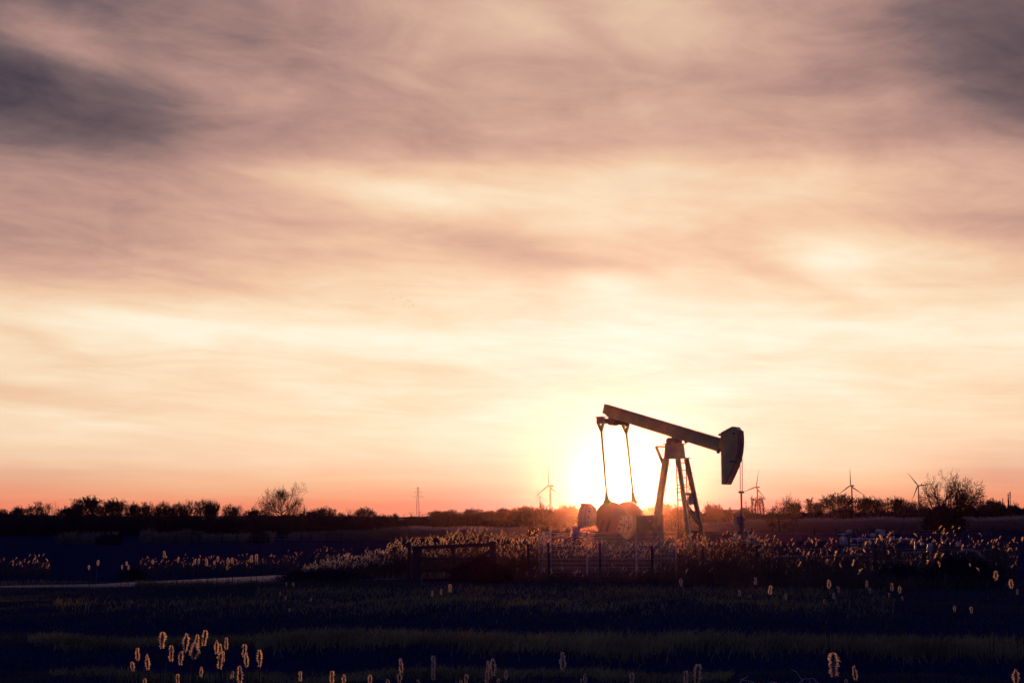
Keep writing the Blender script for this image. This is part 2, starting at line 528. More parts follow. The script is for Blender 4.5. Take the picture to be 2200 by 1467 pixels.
# ------------------------------------------------------------------ pump jack
YAW = R(-35)
D = Vector((math.cos(YAW), math.sin(YAW), 0))
N = Vector((math.sin(YAW), -math.cos(YAW), 0))      # towards the camera and left
PO = at(1455, HZ, 70.0); PO.z = 0.0
CAMP = Vector((0, 0, CAMH))

def L(px, py, v=0.0):
    """point of the machine's side plane at distance v from its centre line -> (along, up)"""
    r = ray(px, py)
    t = (v - (CAMP - PO).dot(N)) / r.dot(N)
    p = CAMP + r * t
    return ((p - PO).dot(D), p.z)
def L3(px, py, v=0.0):
    u, z = L(px, py, v)
    return Vector((u, -v, z))
def LP(pts, v): return [L(a, b, v) for a, b in pts]

pj = empty('pump_jack', PO, YAW)
tag(pj, 'olive pump jack with tilted beam and horse head, low sun behind its cranks', 'pump jack')
S, SD, W, DI, IR = M['steel'], M['steeldark'], M['weight'], M['disc'], M['iron']

# walking beam: an I-section with stiffeners
tT, hT, hB, tB = (L3(*p) for p in ((1302, 868), (1551, 942), (1545, 970), (1296, 891.5)))
ax = (hT - tT).normalized()
upv = Vector((-ax.z, 0, ax.x))
mb = MB()
mb.bar(tT - upv * .03, hT - upv * .03, .42, .06)
nb = tB + ax * .30
mb.bar(nb + upv * .03, hB + upv * .03, .42, .06)
mb.prism([(p.x, p.z) for p in (tT - upv * .06, hT - upv * .06, hB + upv * .06, tB + ax * .30 + upv * .06, tB + upv * .10)], -.16, .16)
for f in (.06, .155, .56, .64, .93):
    a = tT.lerp(hT, f) - upv * .06; b = tB.lerp(hB, f) + upv * .06
    mb.bar(a, b, .40, .03)
beam = mb.build('walking_beam', S, pj)
for px, py in ((1474, 949), (1543, 971)):
    c = L3(px, py, .1); MB().tube(c + Vector((0, .06, 0)), c - Vector((0, .06, 0)), .07, n=10).bar(c, c + Vector((0.0, 0, .16)), .04, .05).build('lifting_eye', IR, beam)

# horse head
face = [(1548, 929), (1572.4, 915.9), (1580, 916.4), (1585.2, 924), (1586.7, 940), (1586.6, 954.5), (1584.8, 972), (1581.2, 988), (1575.5, 1004), (1567, 1023), (1558.5, 1040), (1550, 1040.4)]
vh = .24
hp = LP(face, vh)
mb = MB().prism(hp, -vh, vh)
head = mb.build('horse_head', S, pj)
mb = MB()
arc = hp[3:11]
for (u0, z0), (u1, z1) in zip(arc[:-1], arc[1:]):
    p = Vector((u0, 0, z0)); q = Vector((u1, 0, z1))
    mb.bar(p + Vector((.015, 0, 0)), q + Vector((.015, 0, 0)), .60, .05)
mb.build('head_track', SD, head)
c = L3(1577.5, 931, vh); MB().tube(c + Vector((0, .02, 0)), c - Vector((0, .09, 0)), .05, n=8).build('pin', IR, head)
c = L3(1572, 991, vh); MB().tube(c + Vector((0, .02, 0)), c - Vector((0, .09, 0)), .05, n=8).bar(c - Vector((0, .05, 0)), c + Vector((.28, -.05, -.02)), .04, .05).build('latch', IR, head)
for a, b in (((1546, 936), (1552, 929)), ((1545, 969), (1550, 960))):
    p, q = L3(*a), L3(*b); MB().bar(p.lerp(q, .1), p.lerp(q, .55), .3, .07).build('hinge_plate', SD, head)

# bridle and polished rod
ru = L(1592.6, 1058, 0.0)[0]
for k, vv in enumerate((.11, -.11)):
    top = Vector((arc[2][0] + .05, -vv, arc[2][1]))
    pts = [top]
    for (u, z) in arc[2:5]:
        pts.append(Vector((u + .06, -vv, z)))
    pts = [Vector((u + .06, -vv, z)) for u, z in arc[0:4]] + [Vector((ru, -vv, L(1592, 1057)[1]))]
    MB().path(pts, .020, 6).build('bridle_cable', IR, pj)
zb = L(1592, 1057)[1]
MB().box((ru, 0, zb), (.14, .34, .10)).build('carrier_bar', IR, pj)
MB().tube((ru, 0, zb), (ru, 0, L(1592, 1112)[1]), .045, n=8).build('polished_rod', IR, pj)

# samson post
zt = L(1450, 954.5)[1]; zl = L(1450, 985)[1]
mb = MB()
u0 = (L(1428.6, 970, .36)[0] + L(1455, 970, .36)[0]) / 2
mb.box((u0, 0, (zt + zl) / 2), (.80, .78, zt - zl), 0, .86)
mb.box((u0, 0, zt + .02), (.86, .80, .05))
mb.box((u0 + .55, 0, zl + .02), (.5, .3, .05))
cap = mb.build('post_cap', S, pj)
mb = MB()
b = L3(1446, 948, .0)
mb.tube(b + Vector((0, .42, 0)), b - Vector((0, .42, 0)), .17, n=16)
mb.tube(b + Vector((0, .46, 0)), b - Vector((0, .46, 0)), .08, n=12)
mb.box((b.x, 0, b.z - .10), (.5, .5, .16))
mb.prism([(b.x + .02, b.z + .30), (b.x + .45, b.z + .16), (b.x + .40, b.z - .12), (b.x + .05, b.z - .14)], -.17, .17)
mb.build('saddle_bearing', SD, cap)
# legs
mb = MB()
rt, rb = L3(1431, 985, 0), L3(1396, 1226, 0); rb.z = .25
mb.bar(rt, rb, .30, .24, w2=.34, h2=.26)
mb.build('rear_leg', S, pj)
mb = MB(); a = L3(1457.5, 985, .30); b = L3(1490, 1224, .98); b.z = .25
fn = (a, b); mb.bar(a, b, .17, .17); mb.build('front_leg', S, pj)
mb = MB(); a = L3(1474.5, 985, -.28); b = L3(1525, 1224, -.98); b.z = .25
ff = (a, b); mb.bar(a, b, .19, .19); mb.build('front_leg', SD, pj)
def onleg(leg, py, v):
    z = L(1490, py, v)[1]; t = (leg[0].z - z) / (leg[0].z - leg[1].z); return leg[0].lerp(leg[1], t)
for (y0, y1, w) in ((1061, 1061, .12), (1134, 1134, .10), (1068, 1128, .08), (1085, 1130, .08)):
    p, q = onleg(fn, y0, .6), onleg(ff, y1, -.6)
    MB().bar(p, q, w, w, side=(1, 0, 0)).build('cross_brace', SD, pj)
# bracket at the rear of the post
mb = MB(); p, q, r_ = L3(1409.5, 959, .1), L3(1425, 997, .1), L3(1428, 959.5, .1)
mb.bar(p, q, .10, .12).bar(p, r_, .10, .08)
mb.build('post_bracket', SD, pj)
# ladder
mb = MB()
la0, la1 = L3(1452.3, 986, .02), L3(1463, 1224, .55)
wd = (Vector((1, 0, 0)) * math.cos(-YAW) + Vector((0, 1, 0)) * math.sin(-YAW)) * .47
la1.z = .15
mb.tube(la0, la1, .030, n=6).tube(la0 + wd, la1 + wd, .030, n=6)
for k in range(15):
    t = (k + .5) / 15
    p = la0.lerp(la1, t); mb.tube(p, p + wd, .022, n=6)
mb.build('ladder', IR, pj)
# flood lamp on the far front leg
c = onleg(ff, 1072, -.6) + Vector((-.12, -.22, 0))
lamp = MB().lathe((c.x, c.y, c.z), [(.05, .24), (.10, .14), (.15, .02), (.16, -.06)], 12).build('flood_lamp', M['galv'], pj)
MB().lathe((c.x, c.y, c.z), [(.15, -.065), (.13, -.22), (.07, -.28)], 12).build('lamp_glass', M['glass'], lamp)
MB().box((0, 0, 0), (.34, .06, .2)).build('sign_plate', M['weight'], pj).location = onleg(ff, 1133, -.6) + Vector((-.25, -.15, 0))

# equaliser and pitman arms
e = L3(1317.5, 906, 0)
mb = MB()
mb.tube(e + Vector((0, 1.16, 0)), e - Vector((0, 1.16, 0)), .13, n=12)
mb.tube(e + Vector((0, .30, 0)), e - Vector((0, .30, 0)), .19, n=12)
for s in (1, -1):
    mb.box((e.x, -s * 1.22, e.z), (.34, .26, .30))
    mb.box((e.x, -s * 1.22, e.z + .17), (.42, .32, .05))
mb.prism([(e.x - .25, e.z + .12), (e.x + .35, e.z + .08), (e.x + .55, e.z + .42), (e.x - .05, e.z + .60)], -.14, .14)
mb.build('equaliser', SD, pj)
pins = {}
for s, px in ((1, 1304.5), (-1, 1362.0)):
    v = s * 1.22
    q = L3(px, 1079, s * 1.12)
    p = Vector((e.x, -v, e.z - .10))
    d = (q - p).normalized()
    mb = MB()
    a, b = p + Vector((-.17, 0, .02)), p + Vector((.17, 0, .02)); t = p + d * .42
    mb.bar(a, t, .16, .09).bar(b, t, .16, .09)
    mb.tube(t - d * .1, q, .058, n=10)
    mb.tube(q + Vector((0, .14, 0)), q - Vector((0, .10, 0)), .17, n=14)
    mb.bar(q - d * .55, q, .10, .11, w2=.14, h2=.26)
    mb.build('pitman_arm', S, pj)
    pins[s] = q

# cranks with their counterweights
def crank(s, cpx, cpy, weights, slots_and_shadows):
    v0, v1 = (.62, .82) if s > 0 else (-.82, -.62)
    vf = s * .82
    cu, cz = L(cpx, cpy, s * .82)
    poly = [(cu + .84 * math.cos(2 * math.pi * k / 48), cz + .84 * math.sin(2 * math.pi * k / 48)) for k in range(48)]
    c = MB().prism(poly, -v1, -v0).build('crank', DI, pj)
    for (a, b, w, th, mm, nm) in slots_and_shadows:
        p, q = L3(*a, vf), L3(*b, vf)
        mb = MB().bar(p + Vector((0, -th / 2 * s, 0)), q + Vector((0, -th / 2 * s, 0)), th, w)
        if w > .1:
            for e_ in (p, q): mb.tube(e_ + Vector((0, .01, 0)), e_ - Vector((0, th * s * .98, 0)), w / 2, n=14)
        mb.build(nm, mm, c)
    for poly, th, bolts, ribs in weights:
        vw = vf + s * .02
        w = MB().prism(LP(poly, vw + s * th), -(vw + s * th), -vw).build('counterweight', W, pj)
        for bx, by, r in bolts:
            q = L3(bx, by, vw + s * th)
            MB().tube(q + Vector((0, .02 * s, 0)), q - Vector((0, .045 * s, 0)), r * .85, n=10).build('bolt', SD, w)
        for rb_ in ribs:
            mb = MB()
            pts = [L3(*q, vw + s * th) for q in rb_]
            for a, b in zip(pts[:-1], pts[1:]): mb.bar(a, b, .02, .022)
            mb.build('casting_seam', IR, w)
    return c
left_w = ([(1250, 1080.5), (1261, 1081), (1273, 1091.5), (1275, 1110), (1272, 1127), (1251, 1135), (1242, 1127), (1241, 1107), (1244, 1093)], .34,
          [(1249, 1083, .05), (1267, 1098, .06), (1265.5, 1109, .06), (1265.5, 1121, .06), (1243.5, 1106, .055), (1245, 1130.5, .05)],
          [[(1256, 1083), (1250, 1094), (1248, 1110), (1250, 1131)], [(1261, 1086), (1257.5, 1098), (1257, 1110), (1258, 1128)]])
mid_w = ([(1331, 1110.5), (1342, 1107), (1357, 1106), (1359.5, 1115), (1359, 1136), (1353, 1149), (1345, 1158), (1334, 1148), (1324, 1137.5), (1328.5, 1128), (1331, 1119)], .36,
         [(1334.5, 1114, .07), (1352, 1110, .06), (1334, 1126, .06), (1330, 1136, .08), (1342, 1130, .05), (1351, 1134, .09), (1355, 1126, .05), (1338, 1127, .04), (1347, 1121, .05), (1356, 1131, .04)],
         [[(1341, 1109), (1343, 1120), (1340, 1136), (1337, 1147)], [(1350, 1109), (1351.5, 1122), (1348, 1140), (1344, 1152)]])
crank(1, 1310, 1113.5, [left_w, mid_w], [((1297, 1137), (1305, 1116), .26, .05, DI, 'crank_slot'), ((1289.5, 1141), (1297.5, 1116), .05, .03, IR, 'slot_shadow'), ((1304, 1141), (1310, 1117), .08, .03, IR, 'slot_shadow')])  # the dark iron strips flanking the raised slot stand in for its shadow
right_w = ([(1376, 1109), (1381.5, 1108), (1382.5, 1122), (1382, 1139), (1375, 1141), (1373, 1125)], .30, [(1380, 1115, .06), (1380, 1126, .08), (1375, 1136, .06)], [])
hid_w = None and ([(1300, 1086), (1312, 1081), (1318, 1092), (1318, 1126), (1304, 1134), (1296, 1120)], .30, [], [])
crank(-1, 1351, 1112.5, [], [])
cfar = [o for o in bpy.data.objects if o.name.startswith('crank')][-1]
# weights of the far crank: bolted outside its rim, seen past the near one
w = MB().prism(LP([(1377, 1109), (1388, 1107.5), (1389, 1122), (1388, 1139), (1379, 1142), (1376, 1126)], -.62), .64, .98).build('counterweight', DI, pj)
for bx, by in ((1383, 1114), (1384, 1125), (1380, 1136)):
    q = L3(bx, by, -.62); MB().tube(q + Vector((0, .02, 0)), q - Vector((0, .04, 0)), .07, n=10).build('bolt', IR, w)

# gear reducer between the cranks, its pedestal, the skid
mb = MB()
mb.prism(LP([(1288, 1150), (1306, 1126), (1384, 1108), (1414, 1105), (1416, 1184), (1290, 1186)], 0), -.52, .52)
mb.tube(Vector((L(1331, 1113)[0], .6, L(1331, 1113)[1])), Vector((L(1331, 1113)[0], -.6, L(1331, 1113)[1])), .22, n=16)
gr = mb.build('gear_reducer', SD, pj)
for px, py in ((1396, 1118), (1404, 1128), (1398, 1142)):
    q = L3(px, py, .52); MB().box((q.x, q.y - .02, q.z), (.16, .06, .12)).build('inspection_cover', S, gr)
u0, u1 = L(1266, 1200, .6)[0], L(1420, 1200, .6)[0]
MB().box(((u0 + u1) / 2, 0, .83), (u1 - u0, 1.35, 1.1)).build('pedestal', SD, pj)
us, ue = L(1212, 1200)[0], L(1560, 1215)[0]
for s in (1, -1):
    mb = MB()
    mb.box(((us + ue) / 2, -s * .85, .28), (ue - us, .10, .34)).box(((us + ue) / 2, -s * .85, .44), (ue - us, .26, .04)).box(((us + ue) / 2, -s * .85, .10), (ue - us, .26, .04))
    mb.build('skid_rail', SD, pj)
mb = MB()
for k in range(6):
    mb.box((us + (ue - us) * (k + .5) / 6, 0, .27), (.14, 1.56, .26))
mb.build('skid_crossbeam', SD, pj)
# motor at the tail of the skid with its belt
c = L3(1237, 1166, .2)
mb = MB().tube(c + Vector((-.05, .45, 0)), c + Vector((-.05, -.45, 0)), .30, n=16)
for k in range(7):
    yy = -.36 + k * .12; mb.tube(c + Vector((-.05, yy, 0)), c + Vector((-.05, yy + .04, 0)), .33, n=16)
mb.box((c.x - .05, c.y, c.z / 2), (.5, .7, c.z))
mo = mb.build('motor', IR, pj)
q = L3(1237.5, 1146, .3)
MB().box((q.x, q.y, q.z - .05), (.26, .26, .68)).box((q.x, q.y, q.z + .31), (.32, .32, .06)).build('motor_housing', M['galv'], mo)
mb = MB(); mb.tube(c + Vector((0, -.6, 0)), c + Vector((0, -.5, 0)), .26, n=16)
g = L3(1300, 1150, .5); mb.bar(c + Vector((0, -.55, .2)), Vector((g.x, c.y - .55, g.z)), .05, .05).bar(c + Vector((0, -.55, -.2)), Vector((g.x, c.y - .55, g.z - .4)), .05, .05)
mb.build('drive_belt', IR, mo)
mb = MB(); mb.path([L3(1186, 1158, .6), L3(1232, 1158, .6), L3(1232, 1176, .6)], .05, 6).path([L3(1200, 1168, .6), L3(1262, 1168, .6)], .05, 6)
mb.build('conduit', IR, pj)

# ------------------------------------------------------------------ wellhead
rodw = PO + D * ru
rodw.z = 0
wh = empty('wellhead', rodw, 0)
tag(wh, 'dark wellhead stack under the horse head with grey side pipes', 'wellhead')
K = 70.0 / F
def zpx(py, Y=None): return at(1592, py, Y or rodw.y).z
mb = MB()
mb.lathe((0, 0, 0), [(.34, .0), (.34, .5), (.24, .52), (.24, .75), (.33, .76), (.33, .86), (.20, .87), (.20, 1.15), (.30, 1.16), (.30, 1.26), (.17, 1.27), (.16, 1.7), (.22, 1.71), (.22, 1.82), (.11, 1.83), (.10, 2.25), (.14, 2.26), (.14, 2.5), (.09, 2.52), (.08, 2.9)], 16)
mb.build('casing_head', M['iron'], wh)
sc_ = lambda px: at(px, HZ, rodw.y).x - rodw.x
for side, xs_, zs_ in ((-1, (1571, 1588), (1158, 1165.5)), (1, (1597, 1619), (1156, 1164))):
    for py in zs_:
        z = zpx(py)
        mb = MB().tube((sc_(xs_[0]), -.1, z), (sc_(xs_[1]), -.1, z), .065, n=12)
        for e_ in xs_:
            mb.tube((sc_(e_) - .04, -.1, z), (sc_(e_) + .04, -.1, z), .10, n=12)
        mb.build('side_pipe', M['pipe'], wh)
for a, b, py in ((1574, 1590, 1193), (1609, 1621, 1192), (1575, 1584, 1218)):
    z = zpx(py); MB().tube((sc_(a), -.25, z), (sc_(b), -.25, z), .065, n=12).build('side_pipe', M['pipe'], wh)
mb = MB().path([(sc_(1611), -.3, zpx(1134)), (sc_(1605), -.3, zpx(1134)), (sc_(1605.5), -.3, 0)], .042, 8)
mb.build('riser_pipe', M['pipe'], wh)
mb = MB().path([(sc_(1545), .1, zpx(1136)), (sc_(1590), .1, zpx(1135.5))], .035, 8)
mb.build('lubricator_pipe', M['pipe'], wh)
for px, py in ((1576, 1178), (1614, 1178), (1632, 1176)):
    hw = MB()
    c = Vector((sc_(px), -.35, zpx(py)))
    for k in range(12):
        t0, t1 = 2 * math.pi * k / 12, 2 * math.pi * (k + 1) / 12
        hw.tube(c + Vector((.2 * math.cos(t0), 0, .2 * math.sin(t0))), c + Vector((.2 * math.cos(t1), 0, .2 * math.sin(t1))), .022, n=5)
    for k in range(4):
        t0 = math.pi / 2 * k; hw.tube(c, c + Vector((.2 * math.cos(t0), 0, .2 * math.sin(t0))), .016, n=5)
    hw.tube(c, c + Vector((0, .3, 0)), .04, n=6)
    hw.build('handwheel', M['iron'], wh)

cb = empty('control_box', at(1581.5, HZ, 68.5) - Vector((0, 0, CAMH)))
tag(cb, 'small grey control box with dials on a thin post by the wellhead', 'control box')
zz = lambda py, Y: at(1100, py, Y).z
MB().box((0, 0, zz(1120, 68.5) / 2), (.11, .11, zz(1120, 68.5))).build('post', M['galv'], cb)
bxo = MB().box((.07, -.02, zz(1118, 68.5)), (.24, .16, .46)).build('box', M['galv'], cb)
for py in (1113, 1119, 1124):
    z = zz(py, 68.5); MB().tube((.09, -.10, z), (.09, -.125, z), .06, n=10).build('dial', M['iron'], bxo)
# ------------------------------------------------------------------ fences, gate
mf = empty('mesh_fence', (0, 0, 0))
tag(mf, 'galvanised wire mesh fence in front of the pump jack', 'fence')
fp = [(1158, 64.4, 1144), (1260.5, 64.7, 1144), (1366, 65.0, 1143), (1451, 65.3, 1141)]
pts = []
for px, Y, py in fp:
    p = at(px, HZ, Y); pts.append(Vector((p.x, p.y, zz(py, Y))))
mf.location = (pts[0].x, pts[0].y, 0)
O_ = Vector((pts[0].x, pts[0].y, 0))
back = Vector((at(1183, HZ, 71.5).x, 71.5, pts[0].z))
def wires(a, b, H0, H1, nh, step):
    P0, P1, Rr = [], [], []
    for k in range(nh):
        t = k / (nh - 1)
        P0.append((a.x, a.y, .12 + (H0 - .12) * t)); P1.append((b.x, b.y, .12 + (H1 - .12) * t)); Rr.append(.008 if k < nh - 1 else .012)
    n = int((b - a).length / step)
    for k in range(n + 1):
        q = a.lerp(b, k / n); P0.append((q.x, q.y, .08)); P1.append((q.x, q.y, H0 + (H1 - H0) * k / n)); Rr.append(.0034)
    return prisms(np.array(P0), np.array(P1), np.array(Rr), np.array(Rr), 4)
seq = pts
for a, b in list(zip(seq[:-1], seq[1:])) + [(pts[0], back)]:
    V, Fc = wires(a - O_, b - O_, a.z - .02, b.z - .02, 11, .052 if b is not back else .22)
    link_mesh('wire_panel', np_mesh('wire_panel', V, [Fc]), M['galv'], mf)
for p in pts + [pts[0].lerp(back, .5), back]:
    q = p - O_
    MB().box((q.x, q.y - .045, p.z / 2 + .02), (.075, .075, p.z + .04)).build('post', M['galv'], mf)

def post_fence(name, label, posts, h, wz, m, wr=.006, sz=.11):
    e = empty(name, (posts[0].x, posts[0].y, 0))
    tag(e, label, 'fence')
    hs = []
    for i, p in enumerate(posts):
        hh = h * rnd.uniform(.93, 1.06); hs.append(hh)
        q = p - posts[0]
        lean = rnd.uniform(-.05, .05)
        MB().bar((q.x, q.y, -.1), (q.x + lean, q.y, hh), sz, sz, w2=sz * .9, h2=sz * .9).build('post', m, e)
    for z in wz:
        P = [Vector((p.x - posts[0].x, p.y - posts[0].y - sz / 2, z + rnd.uniform(-.02, .02))) for p in posts]
        V, Fc = prisms(np.array([tuple(a) for a in P[:-1]]), np.array([tuple(a) for a in P[1:]]), np.full(len(P) - 1, wr), np.full(len(P) - 1, wr), 3)
        link_mesh('wire', np_mesh('wire', V, [Fc]), M['lattice'], e)
    return e
def gp(px, Y):
    p = at(px, HZ, Y); return Vector((p.x, p.y, 0))
post_fence('post_and_wire_fence', 'dark timber post and wire fence running along the reeds past the mesh fence',
           [gp(px, 63.2 - .003 * (px - 1136)) for px in (1136, 1180, 1289, 1400, 1509, 1626, 1750, 1877, 2003, 2130)], 1.62, (.5, .95, 1.4), M['timber'])
post_fence('pasture_fence', 'low row of dark fence posts across the far left field',
           [gp(px, 152 - .012 * (px - 331)) for px in (331, 379, 430, 478, 510, 541, 571, 610, 648, 668, 702, 735)], .95, (.4, .75), M['timber'], .008, .14)
post_fence('field_fence', 'thin dark fence posts at the foot of the far right reed belt',
           [gp(px, 205) for px in (1615, 1659, 1704, 1749, 1794, 1840, 1886, 1932, 1980, 2030, 2080, 2130)], 1.0, (.4, .8), M['timber'], .008, .13)

gt = empty('timber_gate', gp(891, 62.5))
tag(gt, 'dark timber gate with heavy posts standing in the reeds', 'gate')
g0 = gp(891, 62.5)
for px, w_, py in ((881, .16, 1163), (897, .40, 1172), (975, .16, 1172), (1059, .26, 1162)):
    q = gp(px, 62.5) - g0; h = zz(py, 62.5)
    MB().box((q.x, 0, h / 2), (w_, .18, h)).build('post', M['timber'], gt)
for (z0, z1, w_) in ((zz(1176, 62.5), zz(1169, 62.5), .16), (.95, 1.0, .12), (.45, .5, .12)):
    a, b = gp(897, 62.5) - g0, gp(1059, 62.5) - g0
    MB().bar((a.x, -.12, z0), (b.x, -.12, z1), .05, w_).build('rail', M['timber'], gt)
a, b = gp(985, 62.5) - g0, gp(1052, 62.5) - g0
MB().bar((a.x, -.17, .4), (b.x, -.17, 1.3), .04, .12).build('diagonal_brace', M['timber'], gt)

# ------------------------------------------------------------------ pipework to the right of the well
YP = 68.0
def pp(px, py, Y=YP): return at(px, py, Y)
def rel(e, pts): return [p - e.location for p in pts]
def pipe_thing(name, label, px_pts, r, Y=YP, legs=(), m='pipe', flange=()):
    p0 = pp(*px_pts[0], Y)
    e = empty(name, (p0.x, p0.y, 0)); tag(e, label, 'pipe')
    ps = rel(e, [pp(a, b, Y) for a, b in px_pts])
    MB().path(ps, r, 10).build('pipe', M[m], e)
    for a, b in legs:
        q = pp(a, b, Y) - e.location
        MB().box((q.x, q.y, q.z / 2), (.09, .09, q.z)).build('support', M['iron'], e)
    for a, b in flange:
        q = pp(a, b, Y) - e.location
        MB().tube((q.x - .05, q.y, q.z), (q.x + .05, q.y, q.z), r * 1.9, n=12).build('flange', M['pipe'], e)
    return e
pipe_thing('flow_line', 'long low grey flow pipe running right from the wellhead', [(1640, 1197), (1700, 1195), (1790, 1194), (1880, 1193)], .055, legs=((1692, 1195), (1790, 1194), (1870, 1193)), flange=((1692, 1195.2), (1806, 1194)))
pipe_thing('pipe_bend', 'grey pipe with a square downward bend beside the valve cluster', [(1874, 1159), (1920, 1158.5), (1965, 1158.5), (1967, 1162), (1967, 1180)], .052, flange=((1905, 1158.6),), legs=((1925, 1158),))
pipe_thing('header_pipe', 'short pale horizontal pipe below the square pipe bend', [(1937, 1187), (1962, 1186.5), (1985, 1185)], .055, legs=((1943, 1187), (1978, 1186)), flange=((1964, 1186.4),))
pipe_thing('hose', 'grey hose arching down to the right beyond the pipework', [(2064, 1184), (2074, 1181.5), (2086, 1182), (2096, 1185), (2104, 1190), (2111, 1196), (2117, 1203)], .075, m='galv')
# valve cluster
vc = empty('valve_manifold', (pp(1830, 1165).x, YP, 0))
tag(vc, 'cluster of grey valves and pipes among the reed plumes at right', 'valve manifold')
def vr(px, py, dy=0.0):
    q = pp(px, py) - vc.location; return Vector((q.x, q.y + dy, q.z))
for k, (py, a, b) in enumerate(((1158, 1828, 1880), (1170, 1812, 1872), (1176, 1818, 1872))):
    MB().tube(vr(a, py, k * .2), vr(b, py, k * .2), .055 if k == 0 else .045, n=10).build('header', M['pipe'], vc)
for px, top, kind in ((1812, 1146, 'box'), (1824, 1139, 'dome'), (1847, 1156, 'dome'), (1875, 1146.5, 'dome'), (1887, 1138.5, 'dome'), (1912, 1153, 'wheel')):
    q = vr(px, top); h = q.z
    mb = MB().tube((q.x, q.y, .2), (q.x, q.y, h - .1), .05, n=8)
    for zf in (.35, .55, .75):
        mb.tube((q.x, q.y, h * zf), (q.x, q.y, h * zf + .08), .11, n=10)
    v_ = mb.build('valve_stem', M['iron'], vc)
    if kind == 'dome':
        MB().lathe((q.x, q.y, h - .14), [(.05, 0), (.14, .02), (.15, .08), (.10, .15), (.03, .18)], 12).build('bonnet', M['galv'], v_)
    elif kind == 'wheel':
        mb = MB()
        for i in range(12):
            t0, t1 = 2 * math.pi * i / 12, 2 * math.pi * (i + 1) / 12
            mb.tube((q.x + .2 * math.cos(t0), q.y + .2 * math.sin(t0), h), (q.x + .2 * math.cos(t1), q.y + .2 * math.sin(t1), h), .025, n=5)
        mb.tube((q.x - .2, q.y, h), (q.x + .2, q.y, h), .018, n=5).tube((q.x, q.y - .2, h), (q.x, q.y + .2, h), .018, n=5)
        mb.build('handwheel', M['galv'], v_)
    else:
        mb = MB().lathe((q.x, q.y, h - .55), [(.10, 0), (.19, .05), (.19, .34), (.10, .40), (.05, .46), (.11, .50), (.05, .60)], 14)
        mb.tube((q.x - .3, q.y, h - .02), (q.x + .3, q.y, h - .02), .025, n=6)
        mb.build('actuator', M['galv'], v_)
ib = empty('instrument_box', (pp(1895, 1144, 68.4).x, 68.4, 0))
tag(ib, 'small pale instrument box on a pole behind the valves', 'instrument box')
z = zz(1144, 68.4)
MB().box((0, 0, z), (.24, .16, .26)).box((0, 0, z + .14), (.28, .20, .03)).build('box', M['galv'], ib)
MB().box((0, .05, z / 2), (.06, .06, z)).build('pole', M['iron'], ib)
for px, py, lb, r in ((1981, 1167.5, 'small white capped standpipe just right of the square pipe bend', .10), (2028, 1165, 'small white capped standpipe beneath the tall right-hand reed plumes', .10), (2059, 1168.5, 'round pale gauge on a stem above the start of the arching hose', .12)):
    q = pp(px, py, 67.5)
    e = empty('standpipe', (q.x, q.y, 0)); tag(e, lb, 'standpipe')
    MB().tube((0, 0, 0), (0, 0, q.z - .05), .04, n=8).build('stem', M['iron'], e)
    if 'gauge' in lb:
        e.name = 'pressure_gauge'; e['category'] = 'gauge'
        MB().tube((0, .05, q.z), (0, -.05, q.z), r, n=14).build('dial', M['glass'], e)
    else:
        MB().lathe((0, 0, q.z - .06), [(.04, 0), (r, .02), (r * .9, .09), (.02, .13)], 12).build('cap', M['glass'], e)
q = pp(2000, 1175, 67.5)
e = empty('round_tank', (q.x, q.y, 0)); tag(e, 'small pale round-topped drum between the two white capped standpipes', 'drum')
MB().lathe((0, 0, 0), [(.19, 0), (.19, q.z), (.15, q.z + .12), (.06, q.z + .19)], 16).build('shell', M['galv'], e)
MB().box((.1, 0, q.z * .82), (.9, .5, .05)).build('stand', M['iron'], e)

# ------------------------------------------------------------------ turbines, pylons, masts, houses
def blade_mesh(Lb):
    sec = [(0, .055, .05), (.08, .06, .045), (.2, .075, .03), (.5, .048, .014), (.8, .028, .007), (1.0, .006, .003)]
    vs, fs = [], []
    for t, c, th in sec:
        z = t * Lb
        c *= Lb; th *= Lb
        vs += [(-c * .35, 0, z), (0, -th / 2, z), (c * .65, 0, z), (0, th / 2, z)]
    for i in range(len(sec) - 1):
        for k in range(4):
            fs.append((i * 4 + k, i * 4 + (k + 1) % 4, i * 4 + 4 + (k + 1) % 4, i * 4 + 4 + k))
    fs += [(3, 2, 1, 0), tuple(len(vs) - 4 + k for k in range(4))]
    return MB().add(vs, fs).mesh('blade')
def turbine(hpx, hpy, Lpx, rot, yaw, label, Lb=16.0, fat=1.0):
    Dt = Lb * F / Lpx
    h = at(hpx, hpy, Dt)
    e = empty('wind_turbine', (h.x, h.y, 0), yaw)
    tag(e, label, 'wind turbine', 'wind turbines on the horizon')
    r0 = Lb * .045 * fat
    off = Lb * .11
    MB().tube((0, off, -1), (0, off, h.z - r0), r0, r0 * .62, n=14).build('tower', M['white'], e)
    nc = MB().bar((0, .03 * Lb, h.z), (0, .27 * Lb, h.z), .085 * Lb, .085 * Lb, side=(1, 0, 0), w2=.06 * Lb, h2=.07 * Lb).build('nacelle', M['white'], e)
    hub = MB().tube((0, -.05 * Lb, h.z), (0, .05 * Lb, h.z), .02 * Lb, .05 * Lb, n=12).build('hub', M['white'], e)
    bm = blade_mesh(Lb * .97)
    bm.materials.append(M['white'])
    for k in range(3):
        b = bpy.data.objects.new('blade', bm); COL.objects.link(b); b.parent = e
        b.location = (0, 0, h.z)
        b.rotation_euler = (0, R(rot + 120 * k), 0)
    return e
turbine(1178, 1043, 54, 0, R(-48), 'tallest wind turbine, standing left of the pump jack above the dark bush', 16, 1.25)
turbine(1158.5, 1067, 20, -18, R(-40), 'small distant wind turbine overlapped by the left blade of the tallest one', 8.5, 1.7)
turbine(1478, 1045, 42, 20, R(-30), 'wind turbine half hidden behind the pump jack ladder', 16)
